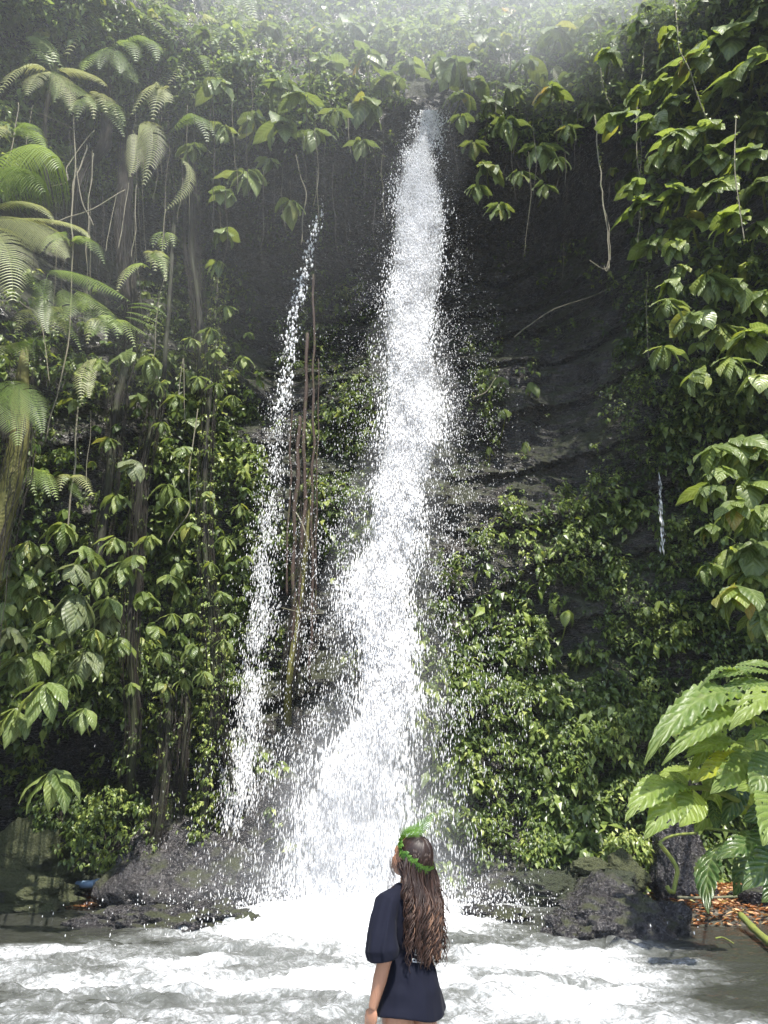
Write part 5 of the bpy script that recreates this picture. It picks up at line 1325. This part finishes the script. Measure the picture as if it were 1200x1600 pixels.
# hair: cap and many wavy locks
M_hair, n, l, p = mat('brown_wavy_hair')
ha = attr(n, 'tint').outputs['Fac']
l.new(ramp(n, l, ha, [(0, (.010, .006, .006)), (.45, (.028, .014, .010)), (.75, (.052, .026, .018)), (1, (.15, .080, .048))]).outputs[0], p.inputs['Base Color'])
p.inputs['Roughness'].default_value = .5; p.inputs['Specular IOR Level'].default_value = .35
b = MB()
V, Q, T = ellips((0, -.020, .040), (.086, .100, .100), None, 60, 160)
ph = np.arctan2(V[:, 1] + .02, V[:, 0]); tz = V[:, 2]
strand = noise(ph * 30, tz * 6, 0, 171) * .5 + noise(ph * 70, tz * 9, 0, 172) * .5
V = V * (1 + .020 * strand[:, None])
part = np.exp(-(V[:, 0] / .006) ** 2) * (V[:, 2] > .06) * .006
V[:, 2] -= part
V[:, 1] = np.minimum(V[:, 1], .062 - .35 * np.maximum(0, .05 - V[:, 2]))
b.add(hp(V), Q, T, .25 + .25 * strand)
gr = np.random.default_rng(5)
CL = [(gr.uniform(-1, 1), gr.uniform(0, 6.28), gr.uniform(8, 13), gr.uniform(.008, .019), gr.uniform(.97, 1.15), gr.uniform(.05, .6), gr.uniform(0, .022)) for _ in range(44)]
yback = lambda z: np.interp(z, [.95, 1.05, 1.15, 1.25, 1.33, 1.42], [-.125, -.122, -.140, -.142, -.118, -.095])
for i in range(560):
    cl_ = CL[i % 44]
    u = float(np.clip(cl_[0] + gr.normal(0, .045), -1, 1))   # across the back, -1 near the left shoulder
    side = abs(u)
    a = u * R(108)
    hz_ = gr.uniform(-.04, .10); sc_ = math.sqrt(max(.05, 1 - ((hz_ - .04) / .102) ** 2)) if hz_ > .04 else 1
    s0 = hp(np.array([math.sin(a) * .083 * sc_, -.020 - math.cos(a) * .096 * sc_, hz_]))
    xe = .010 + u * .118 + gr.normal(0, .012)
    zend = gr.uniform(.985, 1.18) if side < .75 else gr.uniform(1.03, 1.28)
    zend = max(.985, cl_[4] + .12 * max(0, side - .6)) + gr.normal(0, .012); xe = .010 + u * .118 + gr.normal(0, .004)
    nseg = 30
    t = np.linspace(0, 1, nseg)
    z = s0[2] + (zend - s0[2]) * t
    x_ = s0[0] + (xe - s0[0]) * sstep(0, .42, t) + .02 * u * np.sin(t * 2.2)
    layer = cl_[6] + gr.uniform(-.004, .010)
    yb_ = np.interp(z, [.95, 1.05, 1.15, 1.25, 1.33, 1.42], [-.118, -.118, -.134, -.138, -.112, -.09]) - layer
    yb_ = yb_ * (1 - .38 * np.clip(np.abs(x_) / .15, 0, 1) ** 2)
    y_ = s0[1] + (yb_ - s0[1]) * sstep(0, .30, t)
    amp = cl_[3] * gr.uniform(.75, 1.2) * sstep(.20, .60, t); f = cl_[2]; f0 = cl_[1] + gr.normal(0, .35)
    w_ = f0 + (s0[2] - z) * f * 6.28 * .75
    P = np.stack([x_ + amp * np.sin(w_), y_ + amp * .8 * np.cos(w_), z], -1)
    base = .10 + .75 * cl_[5] * gr.uniform(.6, 1.1)
    tn = np.clip(base + .55 * gr.random() * sstep(.25, .6, t) + .15 * np.sin(w_), 0, 1)
    b.tube(P, gr.uniform(.0024, .0050) * (1 - .75 * t ** 3) + .0006, 4, np.repeat(tn, 4), squash=1.0)
for i in range(46):                                    # stray curls along the silhouette
    sd_ = 1 if gr.random() < .7 else -1
    s0 = np.array([sd_ * .10, -.12 + gr.normal(0, .012), gr.uniform(1.17, 1.36)])
    t = np.linspace(0, 1, 24); ln = gr.uniform(.10, .26)
    w_ = gr.uniform(0, 6) + t * ln * 70
    P = np.stack([s0[0] + sd_ * (.045 * np.sin(t * 1.7) * gr.uniform(.5, 1.2)) + .009 * np.sin(w_), s0[1] + .006 * np.cos(w_), s0[2] - ln * t], -1)
    b.tube(P, .0016, 4, .6)
for i in range(6):
    s0 = hp(np.array([-.078, .045, -.02])); t = np.linspace(0, 1, 24); ln = .16 + .02 * i
    P = np.stack([s0[0] - .012 - .02 * np.sin(t * 2) + .006 * np.sin(t * 12 + i), s0[1] + .0 * t + .01 * i - .03, s0[2] - ln * t], -1)
    b.tube(P, .0018, 4, .5)
obj('hair', b.mesh('hair', M_hair, True, 'tint'), woman)

# crown of fern leaves on her head
WR = Matrix.Rotation(yaw, 3, 'Z')
def w2(v): return Vector((PX, 4.6, FZ)) + WR @ Vector(v)
cr0 = w2(hp((0, 0, .06)))
crown = tag(empty('leaf_crown', cr0), 'crown of bright green fern leaves worn round the woman\'s head', 'leaf crown')
b = MB()
th = np.linspace(0, 2 * np.pi, 60)
ringp = np.stack([.090 * np.cos(th), -.018 + .106 * np.sin(th), .040 + .018 * np.sin(th)], -1)
rw = np.array([w2(hp(q)) - cr0 for q in ringp])
b.tube(rw, .0035, 6); obj('band', b.mesh('band', M_near_dark), crown)
CLV = [leaf_blade('leaf', M_crown, .42 + .08 * i, 40 + 20 * i, nu=9, nv=3, pleat=.01, seed=i + 50, wave=.06) for i in range(3)]
for me_ in CLV:
    me_.attributes.new('tint', 'FLOAT', 'POINT').data.foreach_set('value', np.full(len(me_.vertices), rng.uniform(.1, .9), np.float32))
for i in range(130):
    k = i / 130 * 59; j = int(k)
    p_ = rw[j]; tg_ = rw[(j + 1) % 59] - rw[j]; tg_ = Vector(tg_).normalized()
    outv = (Vector(p_) - Vector(rw.mean(0))).normalized(); upv = Vector(w2(hp((0, 0, 1))) - w2(hp((0, 0, 0)))).normalized()
    dv = (tg_ * random.uniform(.4, 1.0) + outv * random.uniform(.15, .5) + upv * random.choice((-1, 1)) * random.uniform(.3, .9)).normalized()
    o = bpy.data.objects.new('leaf', random.choice(CLV)); COL.objects.link(o); o.parent = crown
    z_ = (outv + Vector((0, 0, .2))); z_ = (z_ - dv * dv.dot(z_)).normalized(); y_ = z_.cross(dv)
    M = (Matrix((dv, y_, z_)).transposed() * random.uniform(.028, .046)).to_4x4(); M.translation = Vector(p_) + outv * .004
    o.matrix_basis = M
def crown_frond(pts, wid, npairs):
    P = spline(pts, 16) - np.array(cr0)
    me_ = frond_mesh(P, wid, npairs, M_crown, hint=(0, -1, .4), droop=.25, rr=.0022, fill=.42, sweep=.6, seg=5)
    me_.attributes.new('tint', 'FLOAT', 'POINT').data.foreach_set('value', np.full(len(me_.vertices), .75, np.float32))
    obj('frond', me_, crown)
hY = cr0.y
crown_frond([at(626, 1306, hY), at(642, 1298, hY - .03), at(658, 1290, hY - .05), at(678, 1271, hY - .06)], .050, 26)
crown_frond([at(632, 1300, hY - .03), at(646, 1297, hY - .07), at(662, 1300, hY - .10)], .034, 16)
crown_frond([at(625, 1310, hY + .02), at(632, 1298, hY), at(648, 1290, hY)], .026, 16)

# ------------------------------------------------------------------ air
def fog(name, c, r, dens, lab, aniso=.4, even=False):
    m = bpy.data.materials.new('drifting_mist'); m.use_nodes = True
    n, l = m.node_tree.nodes, m.node_tree.links
    n.remove(n['Principled BSDF'])
    pv = n.new('ShaderNodeVolumePrincipled'); pv.inputs['Color'].default_value = (.93, .96, 1, 1)
    pv.inputs['Density'].default_value = dens; pv.inputs['Anisotropy'].default_value = aniso
    l.new(pv.outputs[0], n['Material Output'].inputs['Volume'])
    tc = n.new('ShaderNodeTexCoord'); mp = n.new('ShaderNodeMapping'); mp.inputs['Scale'].default_value = tuple(1 / q for q in r)
    l.new(tc.outputs['Object'], mp.inputs[0])
    if even:
        V, Q, T = ellips((0, 0, 0), r, None, 24, 40)
        return tag(obj(name, fix_normals(mesh_np(name, V, [Q, T], m)), None, c), lab, kind='stuff')
    gt = n.new('ShaderNodeTexGradient'); gt.gradient_type = 'SPHERICAL'; l.new(mp.outputs[0], gt.inputs[0])   # thins out to nothing at its rim
    tz_ = nz(n, 1.6, 3, .5, .3, mp.outputs[0], l)
    l.new(math_(n, l, 'MULTIPLY', math_(n, l, 'MULTIPLY', gt.outputs['Fac'], dens * 2.4), tz_.outputs[0]), pv.inputs['Density'])
    V, Q, T = ellips((0, 0, 0), r, None, 24, 40)
    return tag(obj(name, fix_normals(mesh_np(name, V, [Q, T], m)), None, c), lab, kind='stuff')
fog('mist', (6.0, 12.5, 21.2), (14, 3.4, 5.0), .17, 'sunlit mist drifting over the rim at upper right')
fog('mist', (-6.0, 11.6, 15.0), (8, 3, 7), .011, 'faint blue mist hanging before the ferns at upper left', .4, True)
fog('mist', (-.4, 13.2, 1.2), (2.0, 1.2, 2.4), .28, 'fine spray mist boiling up at the foot of the main waterfall', .2)
fog('mist', (-.6, 13.0, .5), (3.2, 1.6, .8), .10, 'low spray mist spreading over the plunge pool', .2)
for nm, dens, lo, hi in (('haze', HAZE_DENSITY, (-62, -62, -1.9), (62, 62, 44)),):
    M_haze = bpy.data.materials.new('thin_haze'); M_haze.use_nodes = True
    n, l = M_haze.node_tree.nodes, M_haze.node_tree.links
    n.remove(n['Principled BSDF'])
    pv = n.new('ShaderNodeVolumePrincipled'); pv.inputs['Color'].default_value = (.86, .91, 1, 1)
    pv.inputs['Density'].default_value = dens; pv.inputs['Anisotropy'].default_value = .45
    l.new(pv.outputs[0], n['Material Output'].inputs['Volume'])
    X = [(a, b_, c_) for a in (lo[0], hi[0]) for b_ in (lo[1], hi[1]) for c_ in (lo[2], hi[2])]
    F = [[0, 1, 3, 2], [4, 6, 7, 5], [0, 4, 5, 1], [2, 3, 7, 6], [0, 2, 6, 4], [1, 5, 7, 3]]
    hz = obj(nm, fix_normals(mesh_np(nm, X, np.array(F), M_haze, False)))
    tag(hz, 'thin pale haze filling the gorge', kind='stuff')
